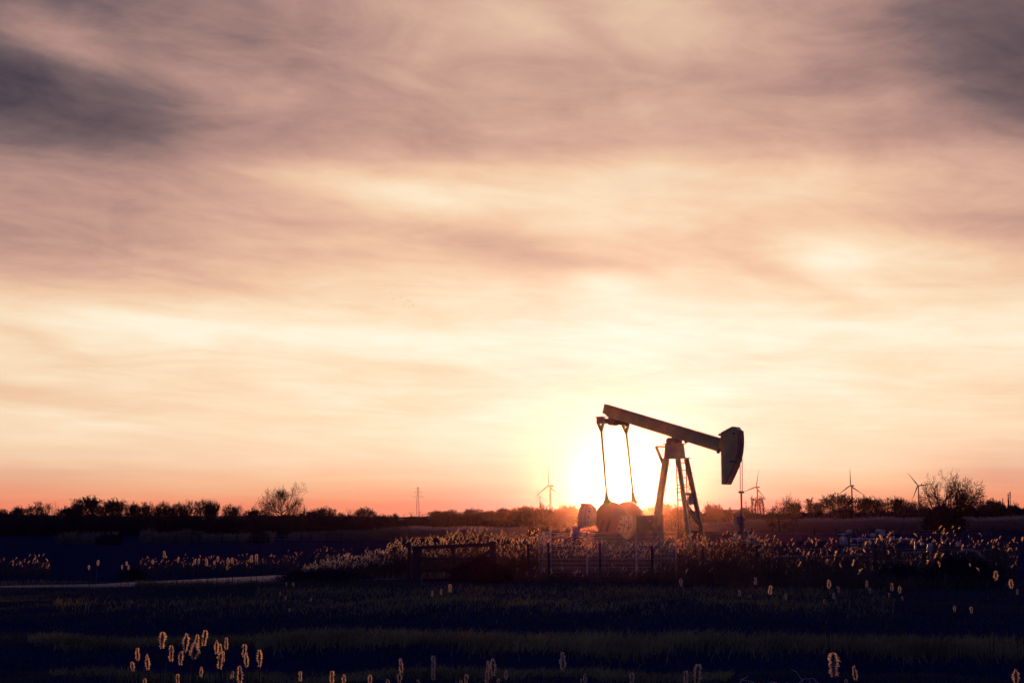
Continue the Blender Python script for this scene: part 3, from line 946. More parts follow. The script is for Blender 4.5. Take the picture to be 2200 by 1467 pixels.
turbine(1624, 1046, 41, 14, R(-50), 'wind turbine just right of the horse head above the poplars', 16, 1.15)
turbine(1827, 1043, 41, 0, R(-50), 'wind turbine with one blade straight up above the round tree pair', 16, 1.15)
turbine(1972, 1043, 36, -37, R(-30), 'rightmost wind turbine, beside the big spreading bare tree', 16, 1.15)

def pylon(px, top, Dt, label, arms):
    h = at(px, top, Dt).z
    p = at(px, HZ, Dt)
    e = empty('power_pylon', (p.x, p.y, 0), R(12)); tag(e, label, 'pylon')
    mb = MB()
    r = .13 * Dt / 1400
    def w(t): return (1.2 * (1 - t) + .4) * h / 30 if t < .6 else (.88 - (t - .6) * 1.7) * h / 30
    lv = [0, .15, .3, .42, .52, .6, .7, .8, .9, 1.0]
    for t0, t1 in zip(lv[:-1], lv[1:]):
        a, b = max(w(t0), .2), max(w(t1), .15)
        cs0 = [(-a, -a), (a, -a), (a, a), (-a, a)]; cs1 = [(-b, -b), (b, -b), (b, b), (-b, b)]
        for k in range(4):
            mb.bar((*cs0[k], h * t0), (*cs1[k], h * t1), r, r, side=(.3, 1, 0))
            k2 = (k + 1) % 4
            mb.bar((*cs0[k], h * t0), (*cs1[k2], h * t1), r * .7, r * .7, side=(.3, 1, 0))
            mb.bar((*cs1[k], h * t1), (*cs1[k2], h * t1), r * .7, r * .7, side=(.1, .2, 1))
    mb.build('lattice_tower', M['lattice'], e)
    for t, a in arms:
        mb = MB(); a = a * h / 30
        mb.bar((-a, 0, h * t), (a, 0, h * t), r, r, side=(0, 1, 0)).bar((-a, 0, h * t), (0, 0, h * (t + .05)), r * .8, r * .8).bar((a, 0, h * t), (0, 0, h * (t + .05)), r * .8, r * .8)
        for s in (-1, -.55, .55, 1):
            mb.tube((a * s, 0, h * t), (a * s, 0, h * t - 1.6 * h / 30), r * .6, n=5)
        mb.build('cross_arm', M['lattice'], e)
    return e
pylon(897.5, 1045, 870, 'lattice power pylon standing clear between the shed and the dark wood', ((.70, 4.6), (.84, 3.4), (.95, 2.0)))
pylon(573, 1057, 1050, 'faint power pylon just left of the big bare tree', ((.70, 4.6), (.84, 3.4)))
pylon(1603, 1074, 1200, 'faint power pylon between the polished rod and the poplars', ((.70, 5), (.84, 4)))

def mast(name, label, px, top, Dt, r, head=0):
    p = at(px, HZ, Dt); h = at(px, top, Dt).z
    e = empty(name, (p.x, p.y, 0)); tag(e, label, 'mast')
    MB().tube((0, 0, 0), (0, 0, h), r, r * .7, n=8).build('pole', M['lattice'], e)
    mb = MB()
    if head:
        mb.bar((-head * .3, 0, h), (head, 0, h), .5, .5).box((head * .8, 0, h - .3), (head * .4, .5, .4))
        mb.build('lamp_head', M['lattice'], e)
    else:
        for k in range(3): mb.box((0, 0, h * (.8 + .07 * k)), (r * 3.2, r * 2, h * .03))
        mb.build('antenna', M['lattice'], e)
mast('lamp_mast', 'thin mast with a flat lamp head just left of the cranks', 1265.5, 1067.5, 420, .14, 1.1)
mast('radio_mast', 'thin antenna mast beside the dark conifer near the right edge', 2172, 1055, 700, .24)

def house(name, label, pxa, pxb, top, Dt, rh, chim=(), cat='house', depth=7):
    a, b = at(pxa, HZ, Dt).x, at(pxb, HZ, Dt).x
    h = at(pxa, top, Dt).z
    w = b - a
    e = empty(name, ((a + b) / 2, Dt, 0)); tag(e, label, cat)
    wall = MB().box((0, 0, (h - rh) / 2), (w * .96, depth, h - rh)).build('wall', M['brick'], e)
    rf = MB().add([(-w / 2, -depth * .56, h - rh), (w / 2, -depth * .56, h - rh), (w / 2, depth * .56, h - rh), (-w / 2, depth * .56, h - rh), (-w / 2 * .97, 0, h), (w / 2 * .97, 0, h)],
                  [(0, 1, 5, 4), (2, 3, 4, 5), (0, 4, 3), (1, 2, 5), (3, 2, 1, 0)]).build('roof', M['roof'], e)
    for f in chim:
        MB().box((w * f, 0, h + .2), (.7, .7, 1.4)).build('chimney', M['brick'], rf)
house('field_shed', 'low dark shed roof in the gap left of the pylon', 826, 859, 1113.5, 230, 1.0, cat='shed', depth=4)
house('farmhouse', 'long dark farmhouse roof with chimneys behind the thicket right of the pump jack', 1517, 1588, 1094, 620, 2.6, (-.02, .22, -.3))

# ------------------------------------------------------------------ birds
bv = [(0, -.05, 0), (.06, .09, .01), (-.06, .09, .01), (0, .16, 0), (.06, -.02, .0), (.28, .02, .09), (.05, .05, .01), (-.06, -.02, 0), (-.28, .02, .09), (-.05, .05, .01), (0, 0, -.035), (0, 0, .035)]
bm_ = MB().lathe((0, 0, 0), [(.005, -.03), (.03, -.02), (.035, 0), (.03, .02), (.005, .03)], 8)
for s in (1, -1):
    bm_.add([(0, -.05, .005), (.16 * s, -.03, .07), (.30 * s, .04, .05), (.14 * s, .05, .06), (0, .05, .005), (0, -.05, -.01), (.16 * s, -.03, .06), (.30 * s, .04, .045), (.14 * s, .05, .05), (0, .05, -.01)],
            [(0, 1, 3, 4), (1, 2, 3), (5, 9, 8, 6), (6, 8, 7), (0, 5, 6, 1), (4, 3, 8, 9), (2, 1, 6, 7), (3, 2, 7, 8)])
bm_.tube((0, -.14, 0), (0, .14, 0), .03, .012, n=8)
bme = bm_.mesh('bird'); bme.materials.append(M['bird'])
BP = [(858, 635.5), (839.5, 628.3), (844.5, 642.5), (862, 639.4), (876.8, 643.7), (873.8, 646), (880.5, 646.5), (868.6, 654), (885.9, 654.5), (887, 657.6), (879.5, 660.3)]
for i, (px, py) in enumerate(sorted(BP)):
    p = at(px, py, 300)
    o = bpy.data.objects.new('bird', bme); COL.objects.link(o)
    o.location = p; o.rotation_euler = (rnd.uniform(-.2, .2), rnd.uniform(-.4, .4), rnd.uniform(0, 6)); o.scale = (.8,) * 3
    tag(o, f'tiny dark bird in the sky, {ORD[i]} from the left of the loose flock', 'bird', 'flock of birds in the sky')
# ------------------------------------------------------------------ bare trees
def grow(seed, kind):
    """returns trunk segments and crown segments of a tree of height 1"""
    r = random.Random(seed)
    T, C = [], []
    fine = seed in (21, 31, 41)
    ma, mb_ = (.0026, .0022) if fine else (.0042, .0036)
    def seg(p, d, ln, rad, lev, maxlev, spread, lift, nb):
        n = 3 if lev < 2 else 2
        q = p
        for i in range(n):
            d = (d + Vector((r.uniform(-1, 1), r.uniform(-1, 1), r.uniform(-1, 1))) * (.10 + .05 * lev) + Vector((0, 0, lift * .12))).normalized()
            q2 = q + d * (ln / n)
            ra = rad * (1 - .5 * i / n); rb = rad * (1 - .5 * (i + 1) / n)
            (T if lev == 0 else C).append((q, q2, max(ra, ma), max(rb, mb_)))
            if lev < maxlev and lev > 0:
                for _ in range(nb if i == n - 1 else max(1, nb - 2)):
                    child(q2, d, ln * r.uniform(.55, .82), rb * .72, lev + 1, maxlev, spread, lift, nb)
            q = q2
        return q, d
    def child(p, d, ln, rad, lev, maxlev, spread, lift, nb):
        a = Vector((r.uniform(-1, 1), r.uniform(-1, 1), r.uniform(-1, 1)))
        a = (a - d * a.dot(d)).normalized()
        t = spread * r.uniform(.6, 1.3)
        d2 = (d * math.cos(t) + a * math.sin(t)).normalized()
        seg(p, d2, ln, rad, lev, maxlev, spread, lift, nb)
    if kind == 'round':
        q, d = seg(Vector((0, 0, 0)), Vector((0, 0, 1)), .30, .026, 0, 0, 0, .3, 0)
        for k in range(6):
            child(q, Vector((0, 0, 1)), r.uniform(.22, .30), .014, 1, 5, .55, .55, 3)
        for k in range(4):
            child(Vector((0, 0, r.uniform(.16, .28))), Vector((0, 0, 1)), .18, .009, 2, 5, .8, .5, 3)
    elif kind == 'vase':
        q, d = seg(Vector((0, 0, 0)), Vector((0, 0, 1)), .22, .030, 0, 0, 0, .3, 0)
        for k in range(8):
            child(q, Vector((0, 0, 1)), r.uniform(.28, .36), .014, 1, 5, .42, .5, 3)
    elif kind == 'tall':
        q, d = seg(Vector((0, 0, 0)), Vector((0, 0, 1)), .78, .022, 0, 0, 0, .6, 0)
        for k in range(22):
            z = .22 + .58 * k / 22
            child(Vector((0, 0, z)), Vector((0, 0, 1)), r.uniform(.14, .22) * (1.15 - z * .5), .008, 2, 5, .85, .5, 3)
    elif kind == 'big':
        q, d = seg(Vector((0, 0, 0)), Vector((0, 0, 1)), .62, .026, 0, 0, 0, .4, 0)
        for k in range(15):
            z = .16 + .48 * k / 15
            a = k * 2.4 + r.uniform(-.4, .4)
            d0 = Vector((math.cos(a), math.sin(a), r.uniform(.10, .55))).normalized()
            seg(Vector((0, 0, z)), d0, r.uniform(.30, .44) * (1.25 - z * .7), .019, 1, 5, .48, .45, 3)
        for k in range(5):
            child(q, Vector((0, 0, 1)), .2, .010, 1, 5, .45, .5, 3)
    elif kind == 'fan':
        for bx in (-.14, .10, .16):
            b = Vector((bx, r.uniform(-.05, .05), 0))
            dd = Vector((bx * .5 + .05, 0, 1)).normalized()
            q = b + dd * .42
            T.append((b, q, .030, .022))
            for k in range(9):
                a = r.uniform(0, 6.28)
                d0 = Vector((math.cos(a) * .9 + .35, math.sin(a) * .7, r.uniform(.35, 1.2))).normalized()
                seg(b.lerp(q, r.uniform(.45, 1)), d0, r.uniform(.20, .34), .017, 1, 5, .42, .10, 3)
    elif kind == 'oak':
        q, d = seg(Vector((0, 0, 0)), Vector((0, 0, 1)), .55, .032, 0, 0, 0, .3, 0)
        for k in range(18):
            z = .22 + .38 * k / 18
            a = r.uniform(0, 6.28)
            d0 = Vector((math.cos(a), math.sin(a), r.uniform(.0, .65))).normalized()
            seg(Vector((0, 0, z)), d0, r.uniform(.18, .30), .018, 1, 5, .55, .15, 3)
    elif kind == 'poplar':
        q, d = seg(Vector((0, 0, 0)), Vector((0, 0, 1)), .95, .016, 0, 0, 0, .8, 0)
        for k in range(40):
            z = .12 + .80 * k / 40
            child(Vector((0, 0, z)), Vector((0, 0, 1)), r.uniform(.08, .15), .005, 3, 5, .33, .7, 3)
    elif kind == 'bush':
        for k in range(16):
            b = Vector((r.uniform(-.25, .25), r.uniform(-.25, .25), 0))
            q = b + Vector((b.x * .4, b.y * .4, .18)); T.append((b, q, .010, .008))
            seg(q, Vector((b.x * 2 + r.uniform(-.5, .5), b.y * 2 + r.uniform(-.5, .5), 1)).normalized(), r.uniform(.2, .34), .007, 2, 5, .55, .3, 3)
    return T, C

def seg_mesh(name, segs, m, fat=1.0):
    P0 = np.array([tuple(s[0]) for s in segs]); P1 = np.array([tuple(s[1]) for s in segs])
    R0 = np.array([s[2] for s in segs]) * fat; R1 = np.array([s[3] for s in segs]) * fat
    V, Fc = prisms(P0, P1, R0, R1, 3)
    me = np_mesh(name, V, [Fc]); me.materials.append(m)
    return me

TREES = {}
def proto(kind, seed):
    key = (kind, seed)
    if key not in TREES:
        T, C = grow(seed, kind)
        P = np.array([tuple(s[1]) for s in C])
        hmax = np.percentile(P[:, 2], 99.0); wx = np.percentile(np.abs(P[:, :2]).max(1), 90)
        f = 1.0 / hmax
        sc2 = lambda L_: [(a * f, b * f, ra * f, rb * f) for a, b, ra, rb in L_]
        lim = 11000 if seed in (21, 31, 41) else 5200
        if len(C) > lim:
            C = sorted(C, key=lambda s: -s[2]); k_ = int(lim * .4)
            C = C[:k_] + random.Random(1).sample(C[k_:], lim - k_)
        TREES[key] = (seg_mesh('trunk', sc2(T), M['bark']), seg_mesh('crown', sc2(C), M['twig']), 2 * wx * f)
    return TREES[key]
def tree(px, top, wpx, Dt, kind, seed, label, name='bare_tree', group=None, cat='tree'):
    tm, cm, w0 = proto(kind, seed)
    p = at(px, HZ, Dt); h = at(px, top, Dt).z
    e = empty(name, (p.x, p.y, -.05), rnd.uniform(-.5, .5) if kind in ('fan', 'big') and seed > 20 and seed < 40 else rnd.uniform(0, 6.28))
    tag(e, label, cat, group)
    w = 1.55 * wpx / F * Dt / w0
    e.scale = (w, w, h)
    for n_, me in (('trunk', tm), ('crown', cm)):
        o = bpy.data.objects.new(n_, me); COL.objects.link(o); o.parent = e
    return e

SEC = [
 ('bare trees at the far left before the gap', 'before the gap at far left', 215, [
   (8, 1093, 24, 'round'), (26, 1090, 20, 'oak'), (46, 1088, 22, 'round'), (78, 1078, 24, 'tall'), (101, 1080, 26, 'big')]),
 ('bare trees of the dark left wood', 'in the dark left wood', 205, [
   (146, 1089, 26, 'round'), (158, 1086, 20, 'vase'), (172, 1083, 24, 'round'), (192, 1067, 36, 'vase'), (212, 1085, 20, 'round'), (228, 1078, 18, 'tall'), (249, 1072, 28, 'round'),
   (262, 1080, 22, 'big'), (276, 1081, 22, 'round'), (291, 1084, 18, 'tall'), (305, 1079, 16, 'tall'), (318, 1082, 18, 'round'), (331, 1084, 18, 'oak'), (348, 1078, 22, 'vase'),
   (366, 1088, 20, 'round'), (381, 1080, 18, 'tall'), (394, 1083, 20, 'round'), (411, 1074, 26, 'big'), (431, 1075, 22, 'tall'), (449, 1074, 24, 'round'), (461, 1078, 18, 'vase'),
   (484, 1096, 20, 'oak'), (497, 1084, 22, 'vase'), (516, 1085, 20, 'big'), (547, 1093, 26, 'round'), (566, 1086, 26, 'oak')]),
 ('small bare trees right of the big tree', 'in the row before the pylon', 225, [
   (634, 1097, 22, 'oak'), (668, 1096, 18, 'round'), (684, 1092, 20, 'vase'), (698, 1089, 18, 'round'), (711, 1092, 16, 'tall'), (729, 1101, 22, 'round'), (754, 1094, 22, 'oak'),
   (764, 1097, 16, 'oak'), (781, 1090, 26, 'round'), (797, 1096, 18, 'big'), (820, 1105, 18, 'round'), (847, 1103, 18, 'round'), (885, 1100, 30, 'oak')]),
 ('hazy bare trees of the middle wood', 'in the hazy middle wood', 380, [
   (938, 1097, 24, 'round'), (952, 1097, 22, 'round'), (968, 1094, 16, 'tall'), (979, 1096, 14, 'tall'), (1003, 1097, 20, 'round'), (1017, 1092, 20, 'round'), (1028, 1093, 14, 'tall'),
   (1048, 1097, 22, 'round'), (1066, 1095, 20, 'vase'), (1088, 1091, 24, 'round'), (1104, 1094, 18, 'big'), (1118, 1090, 24, 'round'), (1136, 1087, 26, 'vase')]),
 ('red lit bare trees behind the machine', 'glowing red around the pump jack', 390, [
   (1196, 1094, 24, 'round'), (1214, 1083, 30, 'vase'), (1232, 1092, 24, 'round'), (1388, 1091, 26, 'round'), (1405, 1087, 22, 'round'), (1426, 1079, 24, 'vase'), (1444, 1083, 20, 'tall'),
   (1528, 1080, 18, 'vase'), (1544, 1083, 14, 'tall'), (1600, 1089, 20, 'round')]),
 ('bare trees on the right skyline', 'on the skyline right of the oak', 312, [
   (1713, 1075, 26, 'vase'), (1740, 1070, 12, 'poplar'), (1752, 1078, 16, 'round'), (1764, 1077, 14, 'tall'), (1777, 1078, 16, 'big'), (1806, 1061, 48, 'round'), (1845, 1067, 30, 'round'),
   (1877, 1069, 30, 'round'), (1900, 1070, 18, 'tall'), (1917, 1069, 18, 'round'), (1934, 1070, 18, 'vase'), (1955, 1078, 22, 'round'), (1975, 1074, 20, 'big'), (1998, 1076, 24, 'oak')]),
 ('bare trees at the right edge', 'beyond the big spreading tree', 308, [
   (2092, 1080, 24, 'oak'), (2110, 1082, 20, 'round'), (2130, 1072, 26, 'round'), (2147, 1077, 16, 'round'), (2190, 1080, 22, 'oak')]),
]
HW = {'round': 'rounded', 'vase': 'fan-shaped', 'tall': 'slender upright', 'big': 'loose open', 'oak': 'low spreading', 'poplar': 'very narrow'}
si = 0
for grp, where, D0, lst in SEC:
    for i, (px, top, w_, kind) in enumerate(lst):
        si += 1
        tree(px, top, w_, D0 + rnd.uniform(-8, 8), kind, 100 + (si % 3), f'{HW[kind]} bare tree, {ORD[i]} from the left {where}', group=grp)
tree(605, 1045, 58, 190, 'big', 21, 'big solitary bare tree with layered limbs rising above the left wood')
tree(2040, 1024, 78, 252, 'fan', 31, 'big wide spreading bare tree with several trunks near the right edge')
tree(1675, 1068, 36, 258, 'oak', 41, 'dark flat-topped spreading oak just right of the poplars')
for i, (px, top) in enumerate(((1617, 1066), (1623, 1069), (1633, 1066), (1640, 1067))):
    tree(px, top, 5, 420, 'poplar', 51 + i % 2, f'slim columnar poplar, {ORD[i]} from the left in the tight group of four', 'poplar_tree', 'row of columnar poplars')
tree(1163, 1079, 12, 212, 'tall', 61, 'black broken dead tree poking up from the big dark bush', 'dead_tree')

def conifer(px, top, wpx, Dt, label, seed):
    r = np.random.default_rng(seed)
    p = at(px, HZ, Dt); h = at(px, top, Dt).z; w = wpx / F * Dt
    e = empty('conifer_tree', (p.x, p.y, -.05)); tag(e, label, 'tree')
    MB().tube((0, 0, 0), (0, 0, h * .95), h * .02, h * .004, n=7).build('trunk', M['bark'], e)
    n = 1500
    t = r.uniform(0.08, 1, n) ** .8
    a = r.uniform(0, 6.28, n)
    rad = w / 2 * (1.04 - t) * (.75 + .25 * np.sin(t * 40)) * r.uniform(.2, 1, n)
    P0 = np.stack([rad * np.cos(a) * .3, rad * np.sin(a) * .3, t * h + .05 * h], -1)
    P1 = np.stack([rad * np.cos(a), rad * np.sin(a), t * h - .02 * h], -1)
    V, Fc = prisms(P0, P1, np.full(n, h * .016), np.full(n, h * .005), 3)
    link_mesh('crown', np_mesh('crown', V, [Fc]), M['needle'], e)
conifer(653, 1089, 18, 200, 'small dark conifer right of the big solitary tree', 1)
conifer(2168, 1063, 18, 300, 'tall dark conifer beside the antenna mast near the right edge', 2)
conifer(2156, 1073, 12, 300, 'small dark conifer just left of the taller one near the mast', 3)

# ------------------------------------------------------------------ thickets (woods and scrub that read as one mass)
def thicket(name, label, pxr, prof, D0, depth, n, m, base=0.0, ln=(.5, 1.3), rad=.03, seed=1, stuff=True, cat=None, slope=1.0):
    """twig mass filling the ground between two sight lines; prof(px) = how high its top reaches in the picture"""
    r = np.random.default_rng(seed)
    px = r.uniform(*pxr, n)
    Yv = D0 + r.uniform(0, depth, n)
    xw = np.array([at(a, HZ, b).x for a, b in zip(px, Yv)])
    wob = 3.0 * np.sin(px * .19 + seed) + 2.2 * np.sin(px * .083 + seed * 2) + 1.6 * np.sin(px * .47 + seed * 3)
    top = np.array([at(a, prof(a) - 2.0 - w_, D0).z for a, w_ in zip(px, wob)])
    top = top * (.88 + .13 * r.uniform(0, 1, n) ** 2)
    l = r.uniform(*ln, n)
    z = base + (top - .34 * l - base) * r.uniform(0, 1, n) ** slope
    d = np.stack([r.normal(0, .6, n), r.normal(0, .6, n), r.uniform(.1, 1.2, n)], -1)
    d /= np.linalg.norm(d, axis=1, keepdims=True)
    P = np.stack([xw, Yv, np.maximum(z, 0.02)], -1)
    c = np.array([xw.mean(), D0, 0])
    V, Fc = prisms(P - d * l[:, None] / 2 - c, P + d * l[:, None] / 2 - c, np.full(n, rad) * r.uniform(.6, 1.6, n), np.full(n, rad * .4), 3)
    o = link_mesh(name, np_mesh(name, V, [Fc]), m)
    o.location = c
    tag(o, label, cat, None, 'stuff' if stuff else None)
    return o
def interp(pts):
    xs_, ys_ = zip(*pts)
    return lambda x: float(np.interp(x, xs_, ys_))
thicket('undergrowth', 'black undergrowth along the foot of the left wood', (-60, 640),
        interp([(-60, 1104), (20, 1104), (60, 1107), (118, 1109), (128, 1114), (145, 1107), (200, 1106), (300, 1110), (440, 1111), (470, 1114), (520, 1116), (560, 1112), (600, 1109), (640, 1110)]), 198, 16, 34000, M['thicket'], rad=.06, ln=(.5, 1.6), seed=3)
thicket('undergrowth', 'dark undergrowth below the small trees left of the pylon', (600, 925),
        interp([(600, 1106), (650, 1104), (700, 1104), (740, 1109), (800, 1107), (825, 1112), (850, 1117), (870, 1113), (890, 1108), (915, 1116), (925, 1122)]), 214, 16, 17000, M['thicket'], rad=.06, ln=(.5, 1.6), seed=4)
thicket('undergrowth', 'hazy purple brown scrub along the middle wood', (890, 1270),
        interp([(890, 1118), (930, 1110), (1000, 1105), (1100, 1100), (1160, 1096), (1200, 1097), (1270, 1100)]), 350, 26, 26000, M['thicket'], rad=.08, ln=(.7, 2.2), seed=5)
thicket('undergrowth', 'red lit scrub behind the cranks and the post', (1240, 1610),
        interp([(1240, 1099), (1300, 1100), (1380, 1097), (1450, 1094), (1520, 1097), (1590, 1096), (1610, 1100)]), 370, 26, 24000, M['thicket'], rad=.08, ln=(.7, 2.2), seed=6)
thicket('undergrowth', 'dark scrub under the right skyline trees', (1585, 2010),
        interp([(1585, 1104), (1620, 1100), (1650, 1104), (1700, 1101), (1760, 1098), (1800, 1093), (1900, 1097), (2010, 1092)]), 300, 22, 24000, M['thicket'], rad=.08, ln=(.6, 1.9), seed=7)
thicket('undergrowth', 'black scrub towards the right edge below the antenna mast', (1930, 2260),
        interp([(1930, 1094), (2000, 1088), (2060, 1090), (2100, 1089), (2150, 1086), (2260, 1089)]), 302, 18, 20000, M['thicket'], rad=.08, ln=(.5, 1.6), seed=8)

def bush(px, top, wpx, Dt, label, seed, n=5000, m='thicket', rad=.03, name='bush', lean=0.0):
    r = np.random.default_rng(seed)
    p = at(px, HZ, Dt); h = at(px, top, Dt).z; w = wpx / F * Dt / 2
    e = empty(name, (p.x, p.y, 0)); tag(e, label, 'bush')
    a = r.uniform(0, 6.28, n); u = r.uniform(0, 1, n) ** .45
    zz_ = r.uniform(0, 1, n) ** .8
    prof = np.sqrt(np.clip(1 - (np.clip(zz_ - .25, 0, 1) / .78) ** 2, 0, 1))
    lump = 1 + .22 * np.sin(a * 3 + seed) + .16 * np.sin(a * 7 + zz_ * 6) + .35 * r.uniform(0, 1, n) ** 6
    P = np.stack([w * u * np.cos(a) * prof * lump, w * .8 * u * np.sin(a) * prof * lump, h * zz_ * (.80 + .12 * np.sin(a * 2 + seed * 1.7) * u + .10 * np.sin(a * 5 + seed) * u + .30 * r.uniform(0, 1, n) ** 5)], -1)
    d = P / np.array([w, w, h]) + r.normal(0, .5, (n, 3)); d[:, 2] += .5
    d /= np.linalg.norm(d, axis=1, keepdims=True)
    l = r.uniform(.10, .26, n) * h
    V, Fc = prisms(P - d * l[:, None] * .5, P + d * l[:, None] * .4, np.full(n, rad), np.full(n, rad * .35), 3)
    link_mesh('branches', np_mesh('branches', V, [Fc]), M[m], e)
    k = 14; a = r.uniform(0, 6.28, k)
    P0 = np.stack([w * .2 * np.cos(a), w * .2 * np.sin(a), np.zeros(k)], -1); P1 = np.stack([w * .5 * np.cos(a), w * .5 * np.sin(a), np.full(k, h * .6)], -1)
    V, Fc = prisms(P0, P1, np.full(k, rad * 2), np.full(k, rad), 5)
    link_mesh('stems', np_mesh('stems', V, [Fc]), M['bark'], e)
    return e
bush(1152, 1096, 112, 205, 'big black rounded bush below the tallest wind turbine', 1, 9000, rad=.06)
bush(1446, 1109, 46, 175, 'dark red lit shrub seen between the legs of the pump jack', 2, 3000, rad=.04)
bush(2025, 1086, 80, 250, 'black bush under the big spreading tree near the right edge', 3, 6000, rad=.06)
bush(1812, 1088, 46, 290, 'dark ivy-clad bush below the wind turbine with the upright blade', 4, 3000, rad=.06)
bush(560, 1142, 40, 150, 'small dark bush at the foot of the big solitary tree', 5, 2500, rad=.03)
bush(236, 1146, 52, 140, 'dark rounded bush in the far left field', 12, 2500, rad=.03)
bush(1035, 1200, 130, 61.2, 'dark bramble bush at the right half of the timber gate', 6, 5000, rad=.014)
bush(690, 1222, 200, 60.4, 'low dark scrub where the gravel track ends', 7, 6000, rad=.012)
bush(2056, 1196, 150, 57, 'dark mound of brambles below the arching hose', 8, 6000, rad=.014)
bush(1930, 1214, 110, 57.5, 'low dark brambles right of the valve cluster', 9, 4000, rad=.013)
bush(290, 1218, 60, 63.8, 'dark tuft of sedge above the gravel track', 10, 1500, rad=.012)

# ------------------------------------------------------------------ reeds
def reed_bed(name, label, n, place, hrange, seed, plume=1.0, stem_r=.006, plume_s=1.0, leaves=2, psz=(.15, .27), dens=22, ms='reed', mp='plume', lean=(.10, .05)):
    r = np.random.default_rng(seed)
    X_, Y_, H_ = place(r, n)
    n = len(X_)
    H = H_ * r.uniform(*hrange, n)
    Z0 = gz(X_, Y_)
    lx = r.normal(lean[0], .06, n) * H; ly = r.normal(0, .06, n) * H
    B = np.stack([X_, Y_, Z0], -1)
    Mid = B + np.stack([lx * .35, ly * .35, H * .6], -1)
    Tp = B + np.stack([lx, ly, H], -1)
    c = np.array([X_.mean(), Y_.mean(), 0])
    V1, F1 = prisms(B - c, Mid - c, np.full(n, stem_r), np.full(n, stem_r * .8), 3)
    V2, F2 = prisms(Mid - c, Tp - c, np.full(n, stem_r * .8), np.full(n, stem_r * .5), 3)
    Vs = [V1, V2]; Fs = [F1, F2 + len(V1)]; off = len(V1) + len(V2)
    Fs3 = []
    for k in range(leaves):                       # long arching leaf blades
        t = r.uniform(.25, .9, n)[:, None]
        p = B + (Tp - B) * t
        a = r.uniform(0, 6.28, n); ll = r.uniform(.25, .55, n) * H / 2
        d = np.stack([np.cos(a), np.sin(a), r.uniform(.2, 1.3, n)], -1)
        d /= np.linalg.norm(d, axis=1, keepdims=True)
        s = np.stack([-np.sin(a), np.cos(a), np.zeros(n)], -1) * (stem_r * 1.6)
        q = p + d * ll[:, None] * .6; e = p + d * ll[:, None] - np.array([0, 0, 1]) * (ll * .25)[:, None]
        Vv = np.stack([p - s, p + s, q + s * .8, q - s * .8, e], 1) - c
        b = off + np.arange(n)[:, None] * 5
        Fs.append(np.concatenate([b + 0, b + 1, b + 2, b + 3], 1)); Fs3.append(np.concatenate([b + 3, b + 2, b + 4], 1))
        Vs.append(Vv.reshape(-1, 3)); off += n * 5
    nmain = sum(len(f) for f in Fs) + sum(len(f) for f in Fs3)
    # plumes: many thin drooping tufts on one side of the stem top
    sel = np.where(r.uniform(0, 1, n) < plume)[0]
    k = len(sel)
    pl = r.uniform(*psz, k) * plume_s
    droop = np.sign(r.normal(.5, 1, k)) * r.uniform(.15, .6, k)
    P3 = []
    for j in range(dens):
        t = r.uniform(0, 1, k)
        wdt = np.sin(np.clip(t, .04, 1) * math.pi) ** .7 * .15 + .02
        axis = np.stack([droop * t * pl, r.normal(0, .02, k), t * pl * .92 - np.abs(droop) * t * t * pl * .4], -1)
        p = Tp[sel] - np.array([0, 0, .03]) + axis
        a = r.uniform(0, 6.28, k)
        out = np.stack([np.cos(a), np.sin(a), r.uniform(.3, 1.5, k)], -1) * (wdt * pl)[:, None]
        sd = np.stack([-np.sin(a), np.cos(a), r.normal(0, .5, k)], -1) * (.055 * pl)[:, None]
        Vv = np.stack([p - sd * .5, p + sd * .5, p + out + sd * .4, p + out - sd * .4], 1) - c
        b = off + np.arange(k)[:, None] * 4
        P3.append(np.concatenate([b, b + 1, b + 2, b + 3], 1))
        Vs.append(Vv.reshape(-1, 3)); off += k * 4
    allF = Fs + Fs3 + P3
    me = np_mesh(name, np.concatenate(Vs), allF)
    me.materials.append(M[ms]); me.materials.append(M[mp])
    mi = np.zeros(len(me.polygons), np.int32); mi[nmain:] = 1
    me.polygons.foreach_set('material_index', mi)
    o = link_mesh(name, me, None)
    o.location = c
    tag(o, label, None, None, 'stuff')
    return o
def strip(pxr, Yr, toppts, wob=.12, clump=0.0, avoid=None, dpow=1.0):
    """reeds between two bearings and two distances; toppts: (bearing px, picture height of the tips)"""
    tp = interp(toppts)
    def f(r, n):
        px = r.uniform(*pxr, n); Y = r.uniform(*Yr, n)
        if clump:
            g = np.sin(px * .055) + np.sin(px * .021 + 2) + np.sin(px * .13 + 1)
            keep = r.uniform(-2.2, 2.2, n) < g * clump + (1 - clump) * 2
            px, Y = px[keep], Y[keep]
        x = np.array([at(a, HZ, b).x for a, b in zip(px, Y)])
        if avoid is not None:
            ok = ~avoid(x, Y); x, Y, px = x[ok], Y[ok], px[ok]
        Ym = (Yr[0] + Yr[1]) / 2
        H = np.array([at(a, tp(a), Ym).z for a in px])
        H = H * (.90 + .07 * np.sin(px * .11 + Y) + .05 * np.sin(px * .043 + 2))
        return x, Y, np.maximum(H, .15)
    return f
def onpump(x, y):
    dx, dy = x - PO.x, y - PO.y
    u = dx * D.x + dy * D.y; v = dx * N.x + dy * N.y
    return (np.abs(v) < 1.35) & (u > us - .6) & (u < ue + .3)

